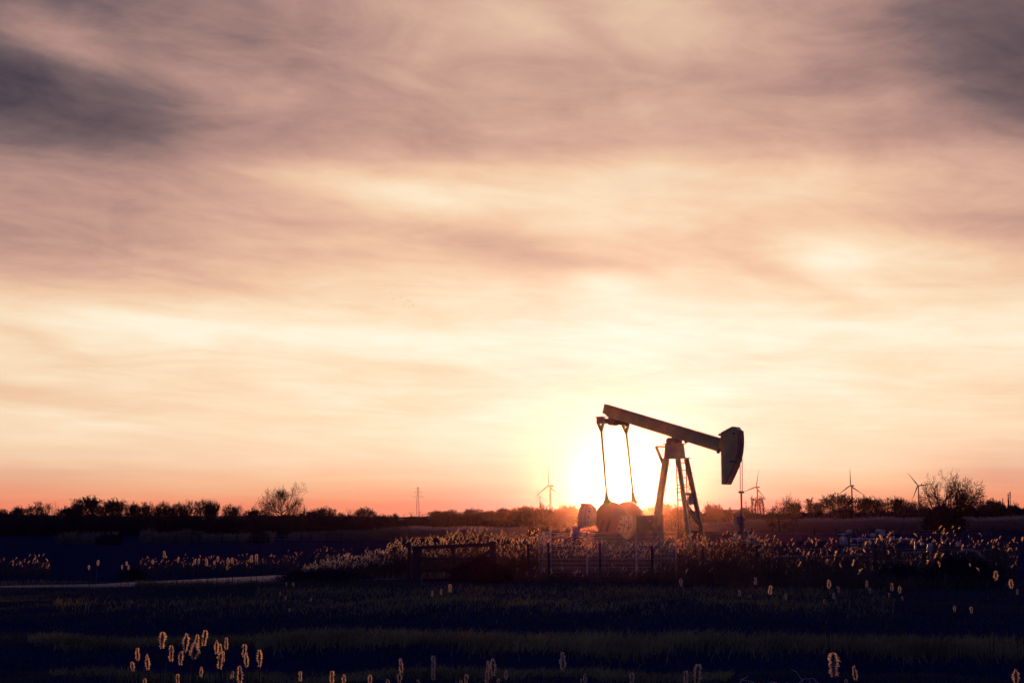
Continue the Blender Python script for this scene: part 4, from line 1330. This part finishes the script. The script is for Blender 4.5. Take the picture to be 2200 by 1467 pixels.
reed_bed('reed_bed', 'dense reeds with glowing plumes left of the mesh fence', 2700, strip((650, 1160), (63.5, 66.8), [(650, 1216), (700, 1205), (770, 1190), (830, 1170), (900, 1154), (960, 1144), (1040, 1140), (1100, 1147), (1160, 1149)]), (.50, 1.08), 21, .42, psz=(.13, .24), dens=18)
reed_bed('reed_bed', 'reeds with bright plumes behind and inside the mesh fence', 800, strip((1155, 1465), (65.5, 69.0), [(1155, 1154), (1250, 1160), (1300, 1172), (1400, 1160), (1465, 1156)], avoid=onpump), (.60, 1.08), 22, .5, dens=22)
reed_bed('reed_bed', 'reeds with orange lit plumes around the foot of the wellhead', 1900, strip((1455, 1660), (62.8, 66.5), [(1455, 1150), (1500, 1152), (1560, 1142), (1600, 1150), (1660, 1155)], avoid=onpump), (.45, 1.06), 23, .20, psz=(.13, .22), dens=18)
reed_bed('reed_bed', 'thin reeds with scattered plumes over the pipework at right', 2300, strip((1650, 2180), (60.5, 64.5), [(1650, 1152), (1750, 1160), (1850, 1150), (1950, 1150), (2050, 1140), (2180, 1150)]), (.35, 1.06), 24, .11, psz=(.11, .20), dens=16)
reed_bed('reed_bed', 'pale dead reed stalks standing in front of the well site', 2600, strip((1420, 1920), (57.5, 62.2), [(1420, 1205), (1500, 1188), (1600, 1184), (1800, 1190), (1920, 1200)]), (.45, 1.1), 25, .03, dens=14, lean=(.02, .05))
reed_bed('reed_bed', 'short dead stalks at the foot of the mesh fence', 1500, strip((1100, 1440), (60.5, 63.6), [(1100, 1222), (1250, 1226), (1440, 1206)]), (.4, 1.1), 26, .02, dens=14)
reed_bed('reed_bed', 'dim reeds and seed heads above the gravel track at left', 1500, strip((300, 830), (66.5, 74), [(300, 1196), (420, 1194), (560, 1190), (640, 1178), (720, 1176), (830, 1180)], clump=.4), (.45, 1.08), 27, .16, psz=(.09, .17), dens=12)
reed_bed('reed_bed', 'leaning feathery reed tuft at the far left edge above the track', 420, strip((-20, 110), (66, 72), [(-20, 1190), (40, 1192), (80, 1186), (110, 1200)]), (.45, 1.0), 28, .10, psz=(.12, .2), dens=14, lean=(.22, .1))
reed_bed('reed_bed', 'tall nearer reed plumes scattered in front of the pipework', 44, strip((1700, 2190), (40, 46), [(1700, 1158), (1800, 1142), (1960, 1138), (2050, 1150), (2190, 1150)]), (.6, 1.06), 29, .9, dens=26, psz=(.10, .24), leaves=1)
reed_bed('reed_bed', 'low dead stalks below the pipework at right', 2200, strip((1560, 2120), (54.5, 58), [(1560, 1238), (1800, 1226), (2000, 1228), (2120, 1232)]), (.4, 1.1), 30, .0, dens=1, lean=(.02, .05))

far = dict(ms='farreed', mp='farreed', plume=1.0, leaves=2, dens=10, stem_r=.016, psz=(.35, .6), plume_s=1.0)
reed_bed('far_reed_belt', 'brown lit reed belt across the far right field', 9000, strip((1600, 2230), (262, 285), [(1600, 1119), (1700, 1117), (1800, 1115), (1900, 1113), (2040, 1112), (2230, 1111)]), (.80, 1.04), 41, **far)
reed_bed('far_reed_belt', 'red lit reed strip behind the cranks', 3600, strip((1195, 1600), (262, 280), [(1195, 1128), (1300, 1127), (1400, 1126), (1600, 1122)]), (.80, 1.04), 42, **far)
reed_bed('far_reed_belt', 'pale reed belt left of the big black bush', 4200, strip((860, 1130), (180, 195), [(860, 1138), (900, 1134), (940, 1136), (1000, 1136), (1130, 1137)]), (.75, 1.04), 43, **far)
reed_bed('far_reed_belt', 'dim reed belt behind the pasture fence in front of the shed', 2600, strip((620, 880), (168, 180), [(620, 1149), (640, 1146), (700, 1145), (780, 1142), (830, 1136), (880, 1136)], clump=.4), (.45, 1.06), 44, **{**far, 'ms': 'dimreed', 'mp': 'dimreed'})
reed_bed('far_reed_belt', 'dim reed clumps below the left wood', 3600, strip((300, 590), (150, 160), [(300, 1146), (325, 1140), (340, 1150), (400, 1142), (420, 1144), (450, 1152), (520, 1150), (590, 1148)], clump=.75), (.4, 1.08), 45, **{**far, 'ms': 'dimreed', 'mp': 'dimreed'})
reed_bed('far_reed_belt', 'darker reed clump in the far left field', 1300, strip((120, 250), (140, 150), [(120, 1152), (180, 1146), (250, 1148)], clump=.8), (.4, 1.06), 46, **{**far, 'ms': 'dimreed', 'mp': 'dimreed'})

# ------------------------------------------------------------------ grass
def grass(name, label, n, place, m, seed, h=(.06, .16), w=.010):
    r = np.random.default_rng(seed)
    x, y, s = place(r, n)
    n = len(x)
    hh = r.uniform(*h, n) * s
    a = r.uniform(0, 6.28, n)
    b = np.stack([x, y, gz(x, y) - .01], -1)
    sd = np.stack([np.cos(a), np.sin(a), np.zeros(n)], -1) * (w * r.uniform(.6, 1.4, n))[:, None]
    d = np.stack([r.normal(.1, .35, n), r.normal(0, .35, n), np.ones(n)], -1) * hh[:, None]
    c = np.array([0, y.mean(), 0])
    V = np.stack([b - sd, b + sd, b + d * .55 + sd * .7, b + d + np.stack([d[:, 0], d[:, 1], -d[:, 2] * .2], -1) * .4, b + d * .55 - sd * .7], 1) - c
    i = np.arange(n)[:, None] * 5
    me = np_mesh(name, V.reshape(-1, 3), [np.concatenate([i, i + 1, i + 2, i + 4], 1), np.concatenate([i + 4, i + 2, i + 3], 1)])
    o = link_mesh(name, me, M[m]); o.location = c
    tag(o, label, None, None, 'stuff')
    return o
def patch(n0, x0, y0):
    return None
def field_place(Y0, Y1):
    def f(r, n):
        y = Y0 + (Y1 - Y0) * r.uniform(0, 1, n) ** .8
        x = r.uniform(-.40, .40, n) * y
        s = .7 + .5 * (np.sin(x * .8 + y) * np.sin(y * 1.7 - x * .3)) ** 2
        return x, y, s
    return f
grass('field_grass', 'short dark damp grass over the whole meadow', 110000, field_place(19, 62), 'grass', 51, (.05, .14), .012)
def band(yc, sl, wd, x0, x1, gap=.3, seed=1):
    def f(r, n):
        px = r.uniform(x0, x1, n)
        yy = yc + r.normal(0, wd, n)
        x = (px - 1100) / F * yy
        y = yy + sl * x + .35 * np.sin(x * .7 + seed) + .2 * np.sin(x * 2.3)
        g = np.sin(x * 1.1 + seed * 2) + np.sin(x * .37 + seed) + .6 * np.sin(x * 3.1 + seed * 5)
        ok = r.uniform(-1.8, 1.8, n) < g * gap + (1 - gap) * 1.6
        return x[ok], y[ok], .6 + .5 * r.uniform(0, 1, ok.sum())
    return f
grass('bank_grass', 'tall dry olive grass along the near ditch bank', 20000, band(30.4, -.12, .62, 550, 2120, .5, 3), 'drygrass', 52, (.16, .40), .009)
grass('bank_grass', 'thin dry grass on the near bank towards the left', 6000, band(30.9, -.06, .4, 60, 600, .6, 5), 'drygrass', 53, (.10, .28), .009)
grass('bank_grass', 'short dry grass along the lowest bank near the bottom edge', 11000, band(25.0, -.04, .34, 100, 1560, .6, 7), 'drygrass', 54, (.08, .22), .008)
grass('bank_grass', 'patchy dry grass across the middle of the meadow', 13000, band(44.5, -.03, 1.9, 130, 1900, .8, 9), 'drygrass', 55, (.10, .24), .010)
grass('bank_grass', 'sparse tufts of dry grass before the well site', 9000, band(53, 0, 2.5, 560, 1900, .7, 11), 'drygrass', 56, (.10, .26), .010)
grass('verge_grass', 'tufts of grass along the edge of the gravel track', 5000, band(57.2, .0, .9, 300, 900, .6, 13), 'grass', 57, (.15, .4), .014)
# ------------------------------------------------------------------ cattails
def fluff_mesh(seed):
    r = np.random.default_rng(seed)
    n = 1200
    t = r.uniform(0, 1, n); a = r.uniform(0, 6.28, n)
    keep = np.sin(a * 2 + seed * 1.3 + t * 5) + .7 * np.sin(t * 9 + seed * 2 + a) + r.normal(0, .6, n) > -.55
    t, a = t[keep], a[keep]; n = len(t)
    prof = lambda t: .17 * np.sin(np.clip(t * .94 + .04, 0, 1) * math.pi) ** .55
    bite = 1 + .30 * np.sin(a * 2 + seed + t * 7) + .20 * np.sin(a * 3 - t * 13 + seed)
    rad = prof(t) * bite * (1 - .55 * r.uniform(0, 1, n) ** 2.5)
    P = np.stack([rad * np.cos(a) * .72, rad * np.sin(a) * .72, t], -1)
    o = np.stack([np.cos(a), np.sin(a), (t - .5) * 1.0], -1) + r.normal(0, .45, (n, 3))
    o /= np.linalg.norm(o, axis=1, keepdims=True)
    l = (.05 * (.35 + 2.2 * r.uniform(0, 1, n) ** 3))[:, None]
    s = np.cross(o, r.normal(0, 1, (n, 3))); s /= np.linalg.norm(s, axis=1, keepdims=True)
    s *= .011
    V = np.stack([P - s, P + s, P + o * l + s * .7, P + o * l - s * .7], 1)
    i = np.arange(n)[:, None] * 4
    me = np_mesh('fluff', V.reshape(-1, 3), [np.concatenate([i, i + 1, i + 2, i + 3], 1)])
    me.materials.append(M['fluff'])
    k = 14
    pts = [(max(.008, .72 * .17 * math.sin(min(max(tt * .94 + .04, 0), 1) * math.pi) ** .55), tt) for tt in np.linspace(0.0, 1, k)]
    hm_ = MB().lathe((0, 0, 0), pts, 14)
    hme = hm_.mesh('head')
    for v in hme.vertices:
        an = math.atan2(v.co.y, v.co.x)
        b = 1 + .30 * math.sin(an * 2 + seed + v.co.z * 7) + .20 * math.sin(an * 3 - v.co.z * 13 + seed)
        v.co.x *= b * .58; v.co.y *= b * .58
    hme.materials.append(M['cattail'])
    return hme, me
CT = [fluff_mesh(s) for s in range(5)]
stm = MB().tube((0, 0, 0), (0, 0, .93), .007, .0055, n=6).tube((0, 0, .93), (0, 0, 1.0), .0055, .004, n=6).mesh('stem'); stm.materials.append(M['catstem'])
def leaf_mesh(seed):
    r = random.Random(seed)
    vs, fs = [], []
    a = r.uniform(0, 6.28); bend = r.uniform(.05, .35)
    for k in range(7):
        t = k / 6
        w = .010 * (1 - t) ** .6 + .001
        cx, cz = .03 + bend * t * t, t * (1 - .15 * bend * t)
        for s in (-1, 1):
            vs.append(((cx) * math.cos(a) - s * w * math.sin(a), cx * math.sin(a) + s * w * math.cos(a), cz))
            vs.append(((cx + .002) * math.cos(a) - s * w * math.sin(a), (cx + .002) * math.sin(a) + s * w * math.cos(a), cz))
    for k in range(6):
        b = k * 4
        fs += [(b, b + 2, b + 6, b + 4), (b + 1, b + 5, b + 7, b + 3), (b, b + 4, b + 5, b + 1), (b + 2, b + 3, b + 7, b + 6)]
    me = MB().add(vs, fs).mesh('leaf'); me.materials.append(M['catstem']); return me
LV = [leaf_mesh(s) for s in range(6)]
def cattail(px, py, hpx, Y, label, group, wide=1.0, lean=None, leaves=2, idx=0):
    hl = hpx / F * Y * 1.02
    base = at(px, py + hpx / 2, Y)             # foot of the seed head
    lean = rnd.gauss(0, .05) if lean is None else lean
    ly = rnd.gauss(0, .04)
    gx, gy = base.x, base.y
    z0 = float(gz(gx, gy))
    H = base.z - z0
    gx -= lean * H; gy -= ly * H
    z0 = float(gz(gx, gy)) - .02; H = base.z - z0
    e = empty('cattail', (gx, gy, z0))
    d = Vector((base.x - gx, base.y - gy, H))
    e.rotation_euler = d.to_track_quat('Z', 'Y').to_euler()
    tag(e, label, 'cattail', group)
    H = d.length
    o = bpy.data.objects.new('stem', stm); COL.objects.link(o); o.parent = e; o.scale = (1, 1, H)
    hme, fme = CT[idx % 5]
    hd = bpy.data.objects.new('head', hme); COL.objects.link(hd); hd.parent = e
    hd.location = (0, 0, H - .01); hd.scale = (hl * wide, hl * wide, hl); hd.rotation_euler = (0, 0, rnd.uniform(0, 6.28))
    fl = bpy.data.objects.new('fluff', fme); COL.objects.link(fl); fl.parent = hd
    for k in range(leaves):
        lf = bpy.data.objects.new('leaf', LV[rnd.randrange(6)]); COL.objects.link(lf); lf.parent = e
        s = H * rnd.uniform(.7, 1.05); lf.scale = (1.0, 1.0, s); lf.rotation_euler = (0, 0, rnd.uniform(0, 6.28))
    return e
CL = [(348, 1373, 32, 14, 1.2, 0), (368, 1401, 30, 13.7, 1.0, 0), (398, 1379, 34, 14, 1.0, .06), (422, 1376, 27, 14.4, .9, .07), (438, 1368, 30, 14.2, 1.0, .12), (417, 1396, 32, 13.6, 1.6, .05),
      (388, 1411, 26, 13.4, 1.1, .02), (465, 1388, 26, 14.4, .9, 0), (473, 1394, 24, 14.1, .9, -.05), (486, 1380, 23, 14.6, 1.0, 0), (480, 1408, 22, 13.8, .8, -.05), (472, 1417, 30, 13.3, 1.2, .08),
      (525, 1395, 24, 14.0, 1.2, 0), (530, 1416, 27, 13.5, .9, -.08), (558, 1411, 32, 13.6, .9, -.02), (296, 1403, 25, 14.2, 1.0, -.08), (318, 1420, 30, 13.4, .8, -.14), (286, 1429, 18, 13.6, 1.3, -.2),
      (432, 1441, 20, 13.0, .9, 0), (382, 1456, 20, 12.6, 1.1, -.05), (516, 1446, 32, 13.0, 1.1, -.03), (498, 1447, 15, 13.0, 1.1, .2), (311, 1462, 14, 12.6, 1.3, 0)]
CM = [(645, 1450, 18, 13, 1.2, 0), (713, 1452, 24, 13, 1.2, 0), (739, 1456, 18, 12.8, 1.2, 0), (795, 1458, 20, 12.6, 1.2, 0), (833, 1464, 14, 12.3, 1.4, 0), (862, 1427, 27, 13.6, .9, -.04), (858, 1453, 18, 12.6, 1.5, .05),
      (898, 1465, 14, 12.3, 1.5, 0), (931, 1421, 27, 13.6, 1.1, 0), (931, 1446, 21, 12.8, 1.2, -.05), (990, 1464, 12, 12.4, 1.5, 0), (1001, 1456, 20, 12.6, 1.2, .05), (1048, 1430, 24, 13.5, .8, .02), (1060, 1431, 32, 13.2, 1.0, -.05),
      (1046, 1453, 25, 12.7, 1.0, .04), (1070, 1463, 14, 12.4, 1.6, .1), (1087, 1447, 19, 13.0, 1.0, 0)]
CR = [(1210, 1419, 37, 13.6, .9, -.04), (1248, 1462, 12, 12.4, .9, 0), (1257, 1456, 22, 12.8, .9, 0), (1358, 1456, 24, 12.8, 1.2, -.03), (1473, 1454, 28, 12.8, 1.0, .02), (1497, 1444, 36, 12.6, 1.3, .1), (1818, 1461, 10, 12.4, 1.6, 0),
      (1838, 1443, 27, 13.2, 1.0, -.12), (2183, 1453, 30, 12.6, 1.2, 0)]
MID = [(602, 1273, 7), (614, 1283, 7), (615, 1254, 7), (630, 1254, 8), (622, 1309, 7), (668, 1287, 7), (928, 1274, 11), (947, 1271, 11), (967, 1262, 15)]
MIDR = [(1463, 1250, 15), (1589, 1273, 12), (1623, 1247, 14), (1654, 1266, 18), (1688, 1281, 11), (1771, 1291, 9), (1781, 1253, 17), (1791, 1279, 12), (1802, 1265, 13), (1862, 1253, 13), (1869, 1268, 11), (1911, 1277, 9), (1916, 1260, 15),
        (1933, 1266, 15), (1939, 1284, 8), (2051, 1306, 11), (2087, 1309, 13), (2139, 1235, 19), (2173, 1253, 18), (2186, 1270, 11)]
LEFTB = [(353, 1189, 13), (382, 1203, 9), (418, 1205, 11), (427, 1204, 10), (444, 1207, 13), (460, 1208, 9), (468, 1200, 11), (490, 1204, 13), (499, 1203, 11), (488, 1218, 10), (272, 1210, 9), (191, 1218, 9), (210, 1208, 11), (262, 1217, 8), (276, 1218, 9), (328, 1206, 9), (540, 1199, 14), (551, 1197, 14)]
ci = 0
for lst, where, grp in ((CL, 'in the dense lower left cluster', 'cattails of the lower left cluster'), (CM, 'in the row along the bottom edge', 'cattails along the bottom edge'),
                        (CR, 'in the bottom right group', 'cattails at the bottom right')):
    for i, (px, py, h, Y, wd_, ln_) in enumerate(sorted(lst)):
        ci += 1
        adj = 'tall-standing' if py < 1400 else ('low' if py > 1440 else 'mid-height')
        cattail(px, py, h, Y, f'{adj} fluffy cattail, {ORD[i]} from the left {where}', grp, wd_, ln_, 2, ci)
cattail(1791, 1426, 46, 10.4, 'largest fluffy cattail, broad and pale, standing alone at lower right', 'cattails at the bottom right', 1.45, .0, 3, 2)
for lst, where, grp in ((MID, 'in the meadow left of the mesh fence', 'cattails in the middle meadow'), (MIDR, 'in front of the dead reed stalks at right', 'cattails before the right reeds'),
                        (LEFTB, 'in the dim reeds above the gravel track', 'cattails above the gravel track')):
    for i, (px, py, h) in enumerate(sorted(lst)):
        ci += 1
        Y = .16 * F / h
        Ymax = (CAMH - .75) / max(1e-3, (py - HZ)) * F
        Y = min(Y, Ymax, 66.0)
        cattail(px, py, h, Y, f'small fluffy cattail, {ORD[i]} from the left {where}', grp, 1.25, None, 1, ci)

# heap of broken reed stems at the bottom edge
p = at(1700, 1467, 15.0)
e = empty('brush_pile', (p.x, p.y, float(gz(p.x, p.y)))); tag(e, 'tangled heap of broken pale stems at the bottom edge right of the middle', 'brush pile')
r = np.random.default_rng(5)
n = 260
hgt = at(1700, 1454, 15.0).z - float(gz(p.x, p.y))
a = r.uniform(0, 6.28, n)
P0 = np.stack([r.normal(0, .22, n), r.normal(0, .15, n), r.uniform(0, hgt * .95, n)], -1)
dd = np.stack([np.cos(a) * r.uniform(.3, 1, n), np.sin(a) * .5, r.normal(.12, .25, n)], -1)
l = r.uniform(.15, .42, n)[:, None]
Pm = P0 + dd * l * .6; P1 = P0 + dd * l - np.array([0, 0, .05])
V1, F1 = prisms(P0, Pm, np.full(n, .004), np.full(n, .0035), 3)
V2, F2 = prisms(Pm, P1, np.full(n, .0035), np.full(n, .002), 3)
link_mesh('stems', np_mesh('stems', np.concatenate([V1, V2]), [F1, F2 + len(V1)]), M['straw'], e)
# dark sedge that the foreground cattails grow from
def nearbed(r, n):
    y = r.uniform(10.5, 15.5, n); x = r.uniform(-.42, .42, n) * y
    g = np.sin(x * 1.7) + np.sin(x * .6 + 1)
    ok = r.uniform(-2, 2, n) < g + .8
    return x[ok], y[ok], .5 + .5 * r.uniform(0, 1, ok.sum())
grass('sedge', 'dark sedge leaves in the ditch at the bottom edge', 9000, nearbed, 'grass', 58, (.4, 1.05), .010)
# ------------------------------------------------------------------ render settings
scene.render.engine = 'CYCLES'
cy = scene.cycles
cy.use_denoising = True
cy.max_bounces = 6
cy.diffuse_bounces = 2
cy.glossy_bounces = 2
cy.transmission_bounces = 3
cy.transparent_max_bounces = 8
cy.volume_bounces = 0
cy.sample_clamp_indirect = 4.0
scene.world.cycles.sampling_method = 'MANUAL'
scene.world.cycles.sample_map_resolution = 512
vs = scene.view_settings
vs.view_transform = 'Standard'
vs.look = 'None'
vs.exposure = 0.0
vs.gamma = 1.0
